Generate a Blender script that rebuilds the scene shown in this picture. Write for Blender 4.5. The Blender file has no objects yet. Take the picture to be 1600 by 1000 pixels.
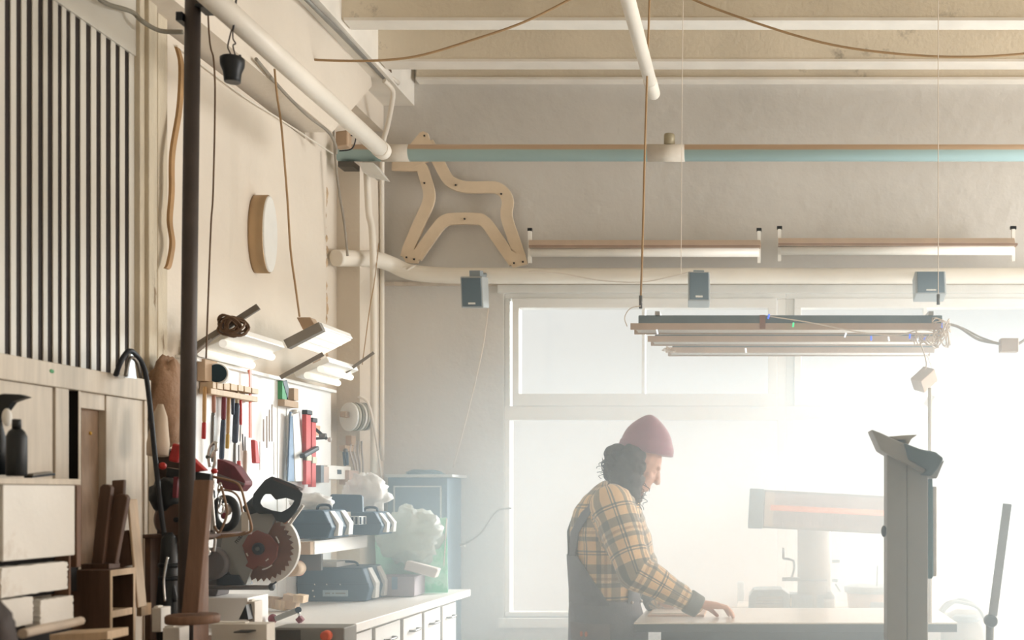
import bpy, bmesh, math, random
from math import sin, cos, pi, radians as R
from mathutils import Vector as V, Matrix, noise, Euler

random.seed(7)
scene = bpy.context.scene
C = scene.collection

# ------------------------------------------------------------------ camera
FX, CX, CY, EYE = 1800.0, 1190.0, 768.0, 1.4      # pixels of a 1600x1000 frame
cam_d = bpy.data.cameras.new('camera')
cam = bpy.data.objects.new('camera', cam_d); C.objects.link(cam)
cam.location = (0, 0, EYE); cam.rotation_euler = (R(90), 0, 0)
cam_d.sensor_width = 36.0; cam_d.lens = 36.0 * FX / 1600.0
cam_d.shift_x = (800 - CX) / 1600.0; cam_d.shift_y = (CY - 500) / 1600.0
cam_d.dof.use_dof = True; cam_d.dof.focus_distance = 4.9; cam_d.dof.aperture_fstop = 2.6
scene.camera = cam

# ------------------------------------------------------------------ light
world = bpy.data.worlds.new('overcast sky'); scene.world = world
world.use_nodes = True
bg = world.node_tree.nodes['Background']
bg.inputs[0].default_value = (0.86, 0.865, 0.84, 1); bg.inputs[1].default_value = 1.0
scene.view_settings.view_transform = 'Standard'; scene.view_settings.look = 'None'
scene.view_settings.exposure = 0.0; scene.view_settings.gamma = 1.0
scene.view_settings.use_curve_mapping = False
sun_d = bpy.data.lights.new('hazy_sun', 'SUN'); sun_d.energy = 10.8; sun_d.angle = R(32); sun_d.color = (0.86, 0.955, 1.0)
sun = bpy.data.objects.new('hazy_sun', sun_d); C.objects.link(sun)
az, el = R(36), R(17)                              # from behind the long window, to the right
sd = V((sin(az) * cos(el), cos(az) * cos(el), sin(el)))
sun.rotation_euler = sd.to_track_quat('Z', 'Y').to_euler(); sun.location = (4, 9, 4)
def area(name, loc, size, rot, energy, color):
    d = bpy.data.lights.new(name, 'AREA'); d.shape = 'RECTANGLE'; d.size, d.size_y = size
    d.energy = energy; d.color = color
    o = bpy.data.objects.new(name, d); C.objects.link(o); o.location = loc; o.rotation_euler = rot
    return o
# daylight coming in at the openings of the right-hand wall (out of frame)
area('right_window_daylight', (4.96, 4.85, 1.9), (2.0, 2.6), (0, R(90), 0), 270, (1.0, 0.985, 0.96))
scene.cycles.use_denoising = True
scene.cycles.max_bounces = 7; scene.cycles.diffuse_bounces = 5; scene.cycles.adaptive_threshold = 0.025; scene.cycles.transparent_max_bounces = 16
scene.cycles.sample_clamp_indirect = 6.0

# ------------------------------------------------------------------ helpers
def P(x, y, d): return V(((x - CX) * d / FX, d, EYE + (CY - y) * d / FX))
def W(x, y, X): return P(x, y, X * FX / (x - CX))          # point on a plane X = const
def DX(x, X): return X * FX / (x - CX)
def DZ(y, z): return (EYE - z) * FX / (y - CY)             # depth at which height z shows at pixel row y

def lin(c):
    c = c / 255.0
    return c / 12.92 if c <= 0.04045 else ((c + 0.055) / 1.055) ** 2.4
def rgb(t): return (lin(t[0]), lin(t[1]), lin(t[2]), 1)

MATS = {}
def M(name, col, rough=0.7, metal=0.0, var=0.12, scale=9.0, bump=0.0, bscale=70.0, stretch=None,
      col2=None, thr=(0.55, 0.72), emit=0.0, alpha=1.0, sheen=0.0, spec=0.4, transl=0.0, ecol=None):
    if name in MATS: return MATS[name]
    m = bpy.data.materials.new(name); m.use_nodes = True
    nt = m.node_tree; b = nt.nodes['Principled BSDF']; L = nt.links.new
    tc = nt.nodes.new('ShaderNodeTexCoord'); mp = nt.nodes.new('ShaderNodeMapping')
    L(tc.outputs['Object'], mp.inputs[0])
    if stretch: mp.inputs['Scale'].default_value = stretch
    n = nt.nodes.new('ShaderNodeTexNoise'); n.inputs['Scale'].default_value = scale; n.inputs['Detail'].default_value = 6
    L(mp.outputs[0], n.inputs['Vector'])
    r = nt.nodes.new('ShaderNodeValToRGB'); c = rgb(col)
    r.color_ramp.elements[0].position = 0.3; r.color_ramp.elements[1].position = 0.7
    r.color_ramp.elements[0].color = tuple(max(0, v * (1 - var)) for v in c[:3]) + (1,)
    r.color_ramp.elements[1].color = tuple(min(1, v * (1 + var)) for v in c[:3]) + (1,)
    L(n.outputs[0], r.inputs[0]); out = r.outputs[0]
    if col2:
        n2 = nt.nodes.new('ShaderNodeTexNoise'); n2.inputs['Scale'].default_value = scale * 0.45; n2.inputs['Detail'].default_value = 9
        n2.inputs['Roughness'].default_value = 0.72
        L(mp.outputs[0], n2.inputs['Vector'])
        r2 = nt.nodes.new('ShaderNodeValToRGB'); r2.color_ramp.elements[0].position, r2.color_ramp.elements[1].position = thr
        r2.color_ramp.elements[0].color = (0, 0, 0, 1); r2.color_ramp.elements[1].color = (1, 1, 1, 1)
        L(n2.outputs[0], r2.inputs[0])
        mx = nt.nodes.new('ShaderNodeMix'); mx.data_type = 'RGBA'; mx.inputs[7].default_value = rgb(col2)
        L(r2.outputs[0], mx.inputs[0]); L(out, mx.inputs[6]); out = mx.outputs[2]
    L(out, b.inputs['Base Color'])
    b.inputs['Roughness'].default_value = rough; b.inputs['Metallic'].default_value = metal
    b.inputs['Specular IOR Level'].default_value = spec
    if sheen: b.inputs['Sheen Weight'].default_value = sheen
    if emit:
        b.inputs['Emission Strength'].default_value = emit
        b.inputs['Emission Color'].default_value = rgb(ecol or col)
    if bump:
        nb = nt.nodes.new('ShaderNodeTexNoise'); nb.inputs['Scale'].default_value = bscale; nb.inputs['Detail'].default_value = 5
        L(mp.outputs[0], nb.inputs['Vector'])
        bp = nt.nodes.new('ShaderNodeBump'); bp.inputs['Strength'].default_value = bump; bp.inputs['Distance'].default_value = 0.01
        L(nb.outputs[0], bp.inputs['Height']); L(bp.outputs[0], b.inputs['Normal'])
    if transl:
        o = nt.nodes['Material Output']; t = nt.nodes.new('ShaderNodeBsdfTranslucent'); L(out, t.inputs[0])
        ms = nt.nodes.new('ShaderNodeMixShader'); ms.inputs[0].default_value = transl
        L(b.outputs[0], ms.inputs[1]); L(t.outputs[0], ms.inputs[2]); L(ms.outputs[0], o.inputs[0])
    b.inputs['Alpha'].default_value = alpha
    MATS[name] = m
    return m

def glass_mat():
    m = bpy.data.materials.new('window glass'); m.use_nodes = True; nt = m.node_tree
    nt.nodes.remove(nt.nodes['Principled BSDF'])
    t = nt.nodes.new('ShaderNodeBsdfTransparent'); t.inputs[0].default_value = (0.985, 0.99, 0.985, 1)
    g = nt.nodes.new('ShaderNodeBsdfGlossy'); g.inputs['Roughness'].default_value = 0.05
    mx = nt.nodes.new('ShaderNodeMixShader'); mx.inputs[0].default_value = 0.03
    nt.links.new(t.outputs[0], mx.inputs[1]); nt.links.new(g.outputs[0], mx.inputs[2])
    nt.links.new(mx.outputs[0], nt.nodes['Material Output'].inputs[0])
    return m

class MB:
    """collects shapes in world space; build() makes ONE mesh object"""
    def __init__(s): s.v, s.f, s.sm = [], [], []
    def add(s, vs, fs, smooth=False):
        o = len(s.v); s.v += [V(v) for v in vs]; s.f += [tuple(i + o for i in f) for f in fs]; s.sm += [smooth] * len(fs); return s
    def box(s, a, b):
        x0, x1 = sorted((a[0], b[0])); y0, y1 = sorted((a[1], b[1])); z0, z1 = sorted((a[2], b[2]))
        return s.add([(x0,y0,z0),(x1,y0,z0),(x1,y1,z0),(x0,y1,z0),(x0,y0,z1),(x1,y0,z1),(x1,y1,z1),(x0,y1,z1)],
              [(0,3,2,1),(4,5,6,7),(0,1,5,4),(1,2,6,5),(2,3,7,6),(3,0,4,7)])
    def obox(s, c, ax, ay, az):            # oriented box, half axes
        c = V(c); ax, ay, az = V(ax), V(ay), V(az)
        vs = [c + i*ax + j*ay + k*az for k in (-1,1) for i, j in ((-1,-1),(1,-1),(1,1),(-1,1))]
        fs = [(0,3,2,1),(4,5,6,7),(0,1,5,4),(1,2,6,5),(2,3,7,6),(3,0,4,7)]
        if ax.cross(ay).dot(az) < 0: fs = [f[::-1] for f in fs]
        return s.add(vs, fs)
    def bar(s, p0, p1, w, h, up=(0,0,1)):   # rectangular bar between two points
        p0, p1 = V(p0), V(p1); d = p1 - p0; u = V(up)
        sx = d.cross(u); sx = sx.normalized() if sx.length > 1e-6 else V((1,0,0))
        uu = sx.cross(d).normalized()
        return s.obox((p0+p1)/2, d/2, sx*w/2, uu*h/2)
    def rings(s, rs, cap=True, smooth=True, closed=False):
        n = len(rs[0]); vs = [p for r in rs for p in r]; fs = []
        for i in range(len(rs) - (0 if closed else 1)):
            a, b = i*n, ((i+1) % len(rs))*n
            for j in range(n):
                k = (j+1) % n; fs.append((a+j, a+k, b+k, b+j))
        s.add(vs, fs, smooth)
        if cap and not closed:
            o = len(s.v) - len(vs)
            s.f += [tuple(o+j for j in range(n))[::-1], tuple(o+(len(rs)-1)*n+j for j in range(n))]; s.sm += [False, False]
        return s
    def cyl(s, p0, p1, r0, r1=None, n=20, cap=True, smooth=True):
        p0, p1 = V(p0), V(p1); r1 = r0 if r1 is None else r1
        d = (p1-p0).normalized(); a = d.orthogonal().normalized(); b = d.cross(a)
        rr = lambda p, r: [p + a*r*cos(2*pi*j/n) + b*r*sin(2*pi*j/n) for j in range(n)]
        return s.rings([rr(p0, r0), rr(p1, r1)], cap, smooth)
    def lathe(s, o, axis, prof, n=28, smooth=True):   # prof: (along, radius)
        o = V(o); d = V(axis).normalized(); a = d.orthogonal().normalized(); b = d.cross(a)
        return s.rings([[o + d*t + a*max(r,1e-4)*cos(2*pi*j/n) + b*max(r,1e-4)*sin(2*pi*j/n) for j in range(n)] for t, r in prof], True, smooth)
    def tube(s, pts, r, n=8, closed=False, sub=6):
        pts = spline(pts, sub, closed); m = len(pts); rs = []; prev = None
        for i, p in enumerate(pts):
            q0 = pts[(i-1) % m] if (closed or i > 0) else p; q1 = pts[(i+1) % m] if (closed or i < m-1) else p
            d = (q1-q0); d = d.normalized() if d.length > 1e-9 else V((0,0,1))
            a = d.orthogonal().normalized() if prev is None else (prev - d*prev.dot(d)).normalized()
            prev = a; b = d.cross(a); rad = r(i/(m-1)) if callable(r) else r
            rs.append([p + a*rad*cos(2*pi*j/n) + b*rad*sin(2*pi*j/n) for j in range(n)])
        return s.rings(rs, True, True, closed)
    def prism(s, poly, ext):                # poly: 3D points, extruded by ext (concave ok)
        n = len(poly); poly = [V(p) for p in poly]; e = V(ext)
        nrm = V((0,0,0))
        for i in range(n): nrm += poly[i].cross(poly[(i+1) % n])
        if nrm.dot(e) > 0: poly = poly[::-1]
        vs = poly + [p+e for p in poly]
        fs = [tuple(range(n)), tuple(range(2*n-1, n-1, -1))]
        for i in range(n): fs.append((i, i+n, (i+1) % n + n, (i+1) % n)[::1])
        return s.add(vs, fs)
    def ball(s, c, r, nu=16, nv=10, fn=None):
        c = V(c); r = V(r) if hasattr(r, '__len__') else V((r,r,r)); rs = []
        for i in range(nv+1):
            th = pi*i/nv; row = []
            for j in range(nu):
                d = V((sin(th)*cos(2*pi*j/nu), sin(th)*sin(2*pi*j/nu), -cos(th)))
                if i in (0, nv): d = V((1e-4*cos(2*pi*j/nu), 1e-4*sin(2*pi*j/nu), d.z))
                k = fn(d) if fn else 1
                row.append(c + V((d.x*r.x, d.y*r.y, d.z*r.z))*k)
            rs.append(row)
        return s.rings(rs, True, True)
    def build(s, name, mat, parent=None, bevel=0.0, label=None, cat=None, group=None, kind=None):
        if parent is None:
            xs = [v.x for v in s.v]; ys = [v.y for v in s.v]; zs = [v.z for v in s.v]
            o0 = V(((min(xs)+max(xs))/2, (min(ys)+max(ys))/2, min(zs)))
        else: o0 = V(root_of(parent)['_o'])
        me = bpy.data.meshes.new(name); me.from_pydata([tuple(v-o0) for v in s.v], [], s.f)
        me.polygons.foreach_set('use_smooth', s.sm); me.materials.append(mat); me.update()
        o = bpy.data.objects.new(name, me); C.objects.link(o)
        if parent is None: o.location = o0; o['_o'] = tuple(o0)
        else: o.parent = parent
        if bevel:
            md = o.modifiers.new('bevel', 'BEVEL'); md.width = bevel; md.segments = 2; md.limit_method = 'ANGLE'
        tag(o, label, cat, group, kind)
        return o
def root_of(o):
    while o.parent: o = o.parent
    return o
def spline(pts, sub=6, closed=False):
    pts = [V(p) for p in pts]
    if sub <= 1 or len(pts) < 3: return pts
    n = len(pts); out = []
    for i in range(n if closed else n-1):
        g = (lambda k: pts[k % n]) if closed else (lambda k: pts[min(max(k,0),n-1)])
        p0, p1, p2, p3 = g(i-1), g(i), g(i+1), g(i+2)
        for k in range(sub):
            t = k/sub
            out.append(0.5*((2*p1)+(p2-p0)*t+(2*p0-5*p1+4*p2-p3)*t*t+(3*p1-p0-3*p2+p3)*t**3))
    if not closed: out.append(pts[-1])
    return out
def tag(o, label=None, cat=None, group=None, kind=None):
    if label: o['label'] = label
    if cat: o['category'] = cat
    if group: o['group'] = group
    if kind: o['kind'] = kind
def thing(name, loc, label, cat, group=None, kind=None):
    o = bpy.data.objects.new(name, None); C.objects.link(o); o.location = loc; o['_o'] = tuple(loc)
    o.empty_display_size = 0.05; tag(o, label, cat, group, kind); return o
def one(name, mb, mat, label, cat, group=None, bevel=0.0): return mb.build(name, mat, None, bevel, label, cat, group)
def clone(root, loc, label):
    def cp(o, par):
        c = o.copy(); C.objects.link(c); c.parent = par
        for ch in o.children: cp(ch, c)
        return c
    r = cp(root, None); r.location = loc; r['label'] = label; r['_o'] = tuple(loc); return r
def text(body, parent, mat, origin, right, up, size):
    cu = bpy.data.curves.new('lettering', 'FONT'); cu.body = body; cu.size = size; cu.extrude = 0.0006; tmp = bpy.data.objects.new('lettering', cu); C.objects.link(tmp); dg = bpy.context.evaluated_depsgraph_get()
    me = bpy.data.meshes.new_from_object(tmp.evaluated_get(dg)); bpy.data.objects.remove(tmp); me.materials.clear(); me.materials.append(mat)
    o = bpy.data.objects.new('lettering', me); C.objects.link(o); o.parent = parent
    right, up = V(right).normalized(), V(up).normalized(); nrm = right.cross(up)
    m = Matrix((right, up, nrm)).transposed().to_4x4(); m.translation = V(origin) - V(root_of(parent)['_o'])
    o.matrix_local = m; return o

# ------------------------------------------------------------------ materials
plaster_l = M('warm plaster', (226,215,200), 0.85, var=0.05, scale=2.2, bump=0.25, bscale=30, col2=(200,180,155), thr=(0.66, 0.80))
plaster_b = M('grey plaster', (214,210,204), 0.85, var=0.06, scale=1.6, bump=0.5, bscale=14, col2=(200,194,186), thr=(0.6, 0.8))
concrete = M('painted concrete', (226,215,196), 0.85, var=0.07, scale=3.0, bump=0.35, bscale=40, col2=(128,120,108), thr=(0.56, 0.66))
lit_rib = M('lit rib concrete', (236,230,220), 0.8, var=0.06, scale=6, col2=(150,135,115), thr=(0.68, 0.76))  # paler than the concrete: floor bounce painted into the rib undersides
floor_m = M('floor concrete', (165,158,148), 0.7, var=0.15, scale=2)
white_p = M('white paint', (232,230,224), 0.5, var=0.04)
white_frame = M('white window paint', (238,236,231), 0.5, var=0.03)
white_w = M('white board', (238,236,232), 0.45, var=0.03)
pipe_w = M('white pipe paint', (236,228,215), 0.45, var=0.05, scale=5, col2=(205,190,168), thr=(0.66, 0.8))
steel_d = M('dark steel', (74,66,62), 0.5, metal=0.3, var=0.15)
black = M('black plastic', (26,30,33), 0.45, var=0.1)
blackm = M('black metal', (34,38,42), 0.4, metal=0.4, var=0.15)
navy = M('navy plastic', (52,78,98), 0.5, var=0.1)
navy2 = M('dark blue plastic', (44,66,86), 0.5, var=0.1)
grey_m = M('machine grey', (146,147,143), 0.5, var=0.06)
grey_d = M('dark grey metal', (96,94,90), 0.45, metal=0.3, var=0.1)
alu = M('aluminium', (190,188,184), 0.3, metal=0.8, var=0.06)
chrome = M('chrome', (215,215,215), 0.18, metal=1.0, var=0.03)
ply = M('birch plywood', (228,208,182), 0.6, var=0.08, scale=6, stretch=(1,6,1.0), bump=0.1)
ply2 = M('pale plywood', (205,194,178), 0.65, var=0.1, scale=5, stretch=(8,8,0.8), bump=0.1)
ply_br = M('brown board', (146,122,100), 0.7, var=0.14, scale=16, stretch=(3,3,1))
wood_d = M('dark stained wood', (92,68,54), 0.6, var=0.2, scale=12, stretch=(6,6,0.6), bump=0.15)
wood_m = M('brown wood', (120,90,70), 0.6, var=0.18, scale=12, stretch=(6,6,0.6), bump=0.15)
wood_l = M('light wood', (205,180,150), 0.6, var=0.12, scale=10, stretch=(6,6,0.8), bump=0.1)
kraft = M('kraft cardboard', (186,160,134), 0.8, var=0.08)
red = M('red plastic', (176,42,40), 0.4, var=0.1)
red2 = M('bright red', (200,52,44), 0.45, var=0.08)
maroon = M('maroon', (120,44,56), 0.5, var=0.15)
orange = M('orange', (226,98,58), 0.45, var=0.06)
yellow = M('ochre', (202,160,66), 0.5, var=0.08)
green = M('green card', (74,150,98), 0.6, var=0.08)
cord_b = M('brown cord', (172,142,106), 0.7, var=0.1)
cord_w = M('white cord', (222,210,196), 0.6, var=0.05)
cord_k = M('black rubber', (36,40,46), 0.55, var=0.1)
blade_m = M('blade steel', (150,110,86), 0.3, metal=0.85, var=0.15, scale=20)
foam = M('white painted block', (236,233,226), 0.8, var=0.04, scale=6, bump=0.1, bscale=50, col2=(190,170,150), thr=(0.60, 0.78))
bag_m = M('clear plastic film', (228,232,228), 0.25, var=0.06, scale=4, transl=0.5, spec=0.6)
bagg_m = M('green printed film', (190,222,205), 0.3, var=0.1, scale=6, col2=(120,195,160), thr=(0.48, 0.54), transl=0.4, spec=0.6)
speaker_g = M('speaker grille', (98,114,124), 0.7, var=0.06)
speaker_c = M('speaker case', (168,172,172), 0.5, var=0.05)
lamp_w = M('white lamp enamel', (240,236,228), 0.35, var=0.03)
lamp_tan = M('beige lamp enamel', (200,178,158), 0.5, var=0.06)
tube_lit = M('lit tube', (250,246,236), 0.4, var=0.0, emit=0.55)
mark_k = M('dark lettering', (40,40,42), 0.6, var=0.0)
mark_g = M('grey lettering', (120,130,135), 0.6, var=0.0)
glass = glass_mat()

# ------------------------------------------------------------------ the room
XL, YB, XR, YF, ZC = -2.15, 6.40, 5.0, -2.5, 3.86
struct = lambda name, mb, mat, bev=0: mb.build(name, mat, None, bev, kind='structure')
struct('floor', MB().box((-2.6, YF, -0.1), (5.3, 6.7, 0)), floor_m)
ceil = struct('ceiling', MB().box((-2.6, YF, ZC), (5.3, 6.7, ZC+0.15)), concrete)
ZB = EYE + 2.163
for i in range(9):
    y1 = 5.90 - 0.507*i
    b = MB().box((-1.93, y1-0.10, ZB+0.012), (5.0, y1, ZC)).build('ceiling_rib', concrete, ceil)
    MB().box((-1.92, y1-0.104, ZB), (5.0, y1+0.004, ZB+0.014)).build('rib_lit_strip', lit_rib, b)  # underside strip with the bounce light in its colour
MB().box((-1.9, 6.34, EYE+2.268), (5.0, 6.42, ZC)).build('wall_plate', concrete, ceil)
MB().box((-1.9, 6.325, EYE+2.262), (5.0, 6.42, EYE+2.276)).build('wall_plate_lit_strip', lit_rib, ceil)  # bright underside line, its light put into the colour
MB().box((XL-0.1, YF, ZB-0.02), (-1.93, 6.4, ZC)).build('edge_beam', lit_rib, ceil)

wl = struct('wall_left', MB().box((-2.35, YF, 0), (XL, 5.69, 3.06)).box((-2.5, 5.6, 0), (-2.22, 6.5, 3.6)), plaster_l)
MB().prism([(-2.3,YF,3.09),(-2.3,5.42,3.09),(-2.3,5.97,3.5),(-2.3,5.97,ZB),(-2.3,YF,ZB)], (0.28,0,0)).build('wall_beam', plaster_l, wl)
# broken plaster at the end of the lining and the corner column
MB().box((-2.22, 6.02, 0), (-2.10, 6.4, 3.1)).build('corner_column', plaster_l, wl)
mb = MB()
for k in range(26):
    z = 1.55 + k*0.058 + random.uniform(-.01, .01); y = 5.69 + random.uniform(-0.004, 0.012)
    mb.ball((XL-0.012, y, z), (random.uniform(.01,.022), random.uniform(.01,.02), random.uniform(.02,.045)), 6, 4)
mb.build('broken_plaster_edge', M('broken plaster', (196,170,140), 0.9, var=0.2, scale=30, bump=0.5), wl)
MB().box((-2.3, 5.69, 3.4), (-2.1, 6.4, ZB)).build('corner_head', plaster_l, wl)
# peeling timber jamb beside the slats
for x0, x1, dx in ((219,232,0.03), (233,246,0.045), (247,262,0.02)):
    MB().box((XL, DX(x0,XL+dx), 0), (XL+dx, DX(x1,XL+dx), ZB)).build('jamb_board', M('peeling paint', (206,194,172), 0.8, var=0.1, scale=8, stretch=(3,3,0.7), col2=(128,104,74), thr=(0.6, 0.66), bump=0.3), wl, 0.003)

wzx0, wzx1 = (787-CX)*YB/FX, 4.6
wz0, wz1 = EYE-(965-CY)*YB/FX, EYE+(CY-452)*YB/FX
wb = struct('wall_back', MB().box((-2.5, YB, 0), (wzx0, YB+0.25, ZC)).box((wzx0, YB, wz1), (5.3, YB+0.25, ZC))
       .box((wzx0, YB, 0), (wzx1, YB+0.25, wz0)).box((wzx1, YB, 0), (5.3, YB+0.25, wz1)), plaster_b)
struct('wall_right', MB().box((XR, YF, 0), (XR+0.2, 6.6, 0.85)).box((XR, YF, 2.95), (XR+0.2, 6.6, ZC)).box((XR, YF, 0.85), (XR+0.2, 3.5, 2.95))
       .box((XR, 6.15, 0.85), (XR+0.2, 6.6, 2.95)), plaster_l)
struct('wall_front', MB().box((-2.6, YF-0.2, 0), (5.3, YF, ZC)), plaster_l)
struct('trim_1', MB().box((wzx0-0.02, YB-0.05, wz0-0.05), (wzx1, YB+0.12, wz0)), white_p)

# window units: X spans in pixels of the back-wall plane
def wx(x): return (x-CX)*YB/FX
def wz(y): return EYE+(CY-y)*YB/FX
edges = [787, 1228, 1669, 2110, 2480]
for i in range(4):
    a, b = edges[i], edges[i+1]
    last = 10 if i else 4
    w = thing(f'window_{i+1}', (wx((a+b)/2), YB+0.06, wz0), None, None, kind='structure')
    y0, y1 = YB+0.02, YB+0.10
    fr = MB().box((wx(a), y0, wz(452)), (wx(b), y1, wz(466))).box((wx(a), y0, wz0), (wx(b), y1, wz(957)))
    fr.box((wx(a), y0, wz(957)), (wx(a+(8 if i == 0 else 13)), y1, wz(466))).box((wx(b-13), y0, wz(957)), (wx(b), y1, wz(466)))
    fr.box((wx(a), y0-0.01, wz(656)), (wx(b), y1, wz(634)))
    fr.build('frame', white_frame, w, 0.004)
    # upper sash with a thin glazing bar
    s0, s1 = a+13, b-14
    yy0, yy1 = YB+0.0, YB+0.07
    up = MB().box((wx(s0), yy0, wz(481)), (wx(s1), yy1, wz(466))).box((wx(s0), yy0, wz(634)), (wx(s1), yy1, wz(615)))
    up.box((wx(s0), yy0, wz(615)), (wx(s0+11), yy1, wz(481))).box((wx(s1-14), yy0, wz(615)), (wx(s1), yy1, wz(481)))
    sash = up.build('upper_sash', white_frame, w, 0.003)
    mid = (s0+s1)/2 - 2
    MB().box((wx(mid-2.5), yy0+0.01, wz(615)), (wx(mid+2.5), yy1, wz(481))).build('glazing_bar', white_frame, sash)
    MB().cyl((wx(s1-40), yy0-0.01, wz(636)), (wx(s1-12), yy0-0.01, wz(636)), 0.007, n=8).build('sash_latch', white_p, sash)
    MB().box((wx(s0+11), YB+0.035, wz(615)), (wx(mid-2.5), YB+0.039, wz(481))).build('pane', glass, w)
    MB().box((wx(mid+2.5), YB+0.035, wz(615)), (wx(s1-14), YB+0.039, wz(481))).build('pane', glass, w)
    MB().box((wx(a+8), YB+0.055, wz(957)), (wx(b-13), YB+0.059, wz(656))).build('pane', glass, w)
MB().box((wx(787)-0.03, YB-0.02, wz(458)), (wx(2480), YB+0.02, wz(446))).build('window_head_board', white_p, wb)
# ragged plaster ledge under the heating pipe
MB().box((wx(602), YB-0.012, wz(447)), (5.0, YB+0.02, wz(441))).build('plaster_ledge', M('ledge plaster', (214,203,190), 0.9, var=0.08, scale=20, bump=0.6, bscale=30), wb)

# ------------------------------------------------------------------ slatted panel and plywood front on the left wall
XS = -2.13
t = thing('slatted_panel', (XS, 3.4, 1.77), 'pale vertical slat panel with dark gaps on the left wall', 'slat panel')
ya, yb = 2.7, DX(219, XS)
zt = lambda y: 2.885
MB().box((XL, ya, 1.6), (XL+0.006, yb, 2.95)).build('backing', M('dark backing', (44,35,30), 0.8, var=0.1), t)
slat_paint = M('slat paint', (208,202,190), 0.5, var=0.04, scale=4)
gaps = [(8,17),(26,34),(42,51),(60,68),(75,83),(91,97),(104,110.5),(118,126),(135,142.5),(151,158),(166,173.5),(181,187.5),(195.5,202),(210.5,217)]
prev = -60
XF = XL+0.0105
for a, b in gaps:
    MB().box((XL+0.006, DX(prev, XF), 1.6), (XF, DX(a, XF), 2.9)).build('slat', slat_paint, t, 0.002); prev = b
MB().box((XL+0.004, ya, 2.885), (XF+0.006, yb, ZB-0.02)).build('header_board', slat_paint, t, 0.002)

XP = -2.07
t = thing('plywood_partition', (XP, 3.4, 0), 'framed plywood partition with recessed brown panel below the slats', 'partition')
zt1, zt0 = 1.775, 1.705
d0, d1 = 2.6, DX(231, XP)
MB().box((XL, d0, 0), (XP-0.035, d1-0.004, zt1-0.004)).build('backing', M('painted recess shade', (20,16,14), 0.8), t)  # near-black colour stands in for the shade of the recess
MB().box((XP-0.035, d0, zt0), (XP+0.012, d1, zt1)).build('top_rail', ply2, t, 0.003)
for x0, x1, nm, mt, dx in ((-300,83,'panel',ply2,0.0),(87,108,'stile',ply2,0.006),(123,127,'stile',ply2,0.006),(127,163,'panel',ply_br,-0.024),(166,224,'panel',ply2,0.0),(226,231,'stile',ply2,0.006)):
    MB().box((XP-0.034, DX(x0,XP+dx), 0.0), (XP+dx, DX(x1,XP+dx), zt0-0.001 if nm == 'panel' else zt0)).build(nm, mt, t, 0.002)
MB().box((XP-0.034, DX(121.5,XP)-.002, 0), (XP+0.004, DX(123,XP+.006)-.0005, zt0-.001)).build('gap_shade', M('painted recess shade', (20,16,14), 0.8), t)  # thin black sheet painting shade into the open gap
MB().box((XP-0.034, DX(127,XP), zt0-0.05), (XP-0.004, DX(166,XP), zt0)).build('inner_rail', ply2, t, 0.002)
for x, y, m_ in ((130,636,red2),(141.5,677,yellow)):
    p = W(x, y, XP-0.022); MB().ball(p, (0.004,0.006,0.006), 8, 6).build('push_pin', m_, t)
one('paint_daub', MB().ball(W(81,580,XP+0.012), (0.002,0.012,0.006), 8, 6), green, 'small green paint daub on the plywood top rail', 'paint')

# ------------------------------------------------------------------ pipes, cables and things on walls and ceiling
PX, PD = -1.74, 3.5
t = thing('steel_pole', (PX, PD, 0.9), 'tall dark steel pole rising to the ceiling before the left wall', 'pole')
MB().cyl(P(289,1024,PD), P(302,-40,PD), 0.0225, n=28).build('tube', steel_d, t)
MB().box(P(284,18,PD-0.03), P(290,44,PD+0.03)).build('clamp_plate', blackm, t)
MB().box(P(304,10,PD-0.02), P(338,20,PD+0.05)).build('bracket', blackm, t, 0.002)
MB().cyl((P(289,0,PD).x,PD,0.9), (P(289,0,PD).x,PD,0.915), 0.045, n=24).build('foot_flange', steel_d, t)
t = thing('wall_pipe', P(480,130,4.2), 'thick white pipe running along the left wall under the ceiling', 'pipe')
pe = P(598,236,5.0); ps = V((pe.x, 3.35, pe.z))
MB().cyl(ps, pe, 0.036, n=28).build('tube', pipe_w, t)
MB().lathe(pe, (0,1,0), [(-0.05,0.0385),(0.0,0.0385),(0.008,0.030)]).build('end_cap', pipe_w, t)
t = thing('ceiling_pipe', P(1005,70,4.5), 'white pipe end hanging below the ceiling ribs over the lamps', 'pipe')
pe = P(1021,146,5.0)
MB().cyl((pe.x, 3.2, pe.z), pe, 0.027, n=24).build('tube', pipe_w, t)
MB().lathe(pe, (0,1,0), [(-0.16,0.0275),(-0.155,0.029),(0.0,0.029),(0.01,0.02)]).build('end_cap', pipe_w, t)
# blue pipe, tan where its surface faces up
bm = bpy.data.materials.new('two tone blue pipe'); bm.use_nodes = True; nt = bm.node_tree; L = nt.links.new
tc = nt.nodes.new('ShaderNodeTexCoord'); sx = nt.nodes.new('ShaderNodeSeparateXYZ'); L(tc.outputs['Normal'], sx.inputs[0])
nz = nt.nodes.new('ShaderNodeTexNoise'); nz.inputs['Scale'].default_value = 6; L(tc.outputs['Object'], nz.inputs['Vector'])
ma = nt.nodes.new('ShaderNodeMath'); ma.operation = 'MULTIPLY_ADD'; ma.inputs[1].default_value = 0.12; L(nz.outputs[0], ma.inputs[0]); L(sx.outputs[2], ma.inputs[2])
rp = nt.nodes.new('ShaderNodeValToRGB'); e = rp.color_ramp.elements; e[0].position = 0.12; e[0].color = rgb((172,200,202)); e[1].position = 0.24; e[1].color = rgb((206,180,154))
L(ma.outputs[0], rp.inputs[0]); L(rp.outputs[0], nt.nodes['Principled BSDF'].inputs['Base Color'])
DB = 5.9
t = thing('blue_pipe', P(1060,240,DB), 'long pale blue pipe with tan top crossing before the back wall', 'pipe')
rb = 0.0425
MB().cyl(P(528,239,DB), P(2400,239,DB), rb, n=32).build('tube', bm, t)
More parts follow.
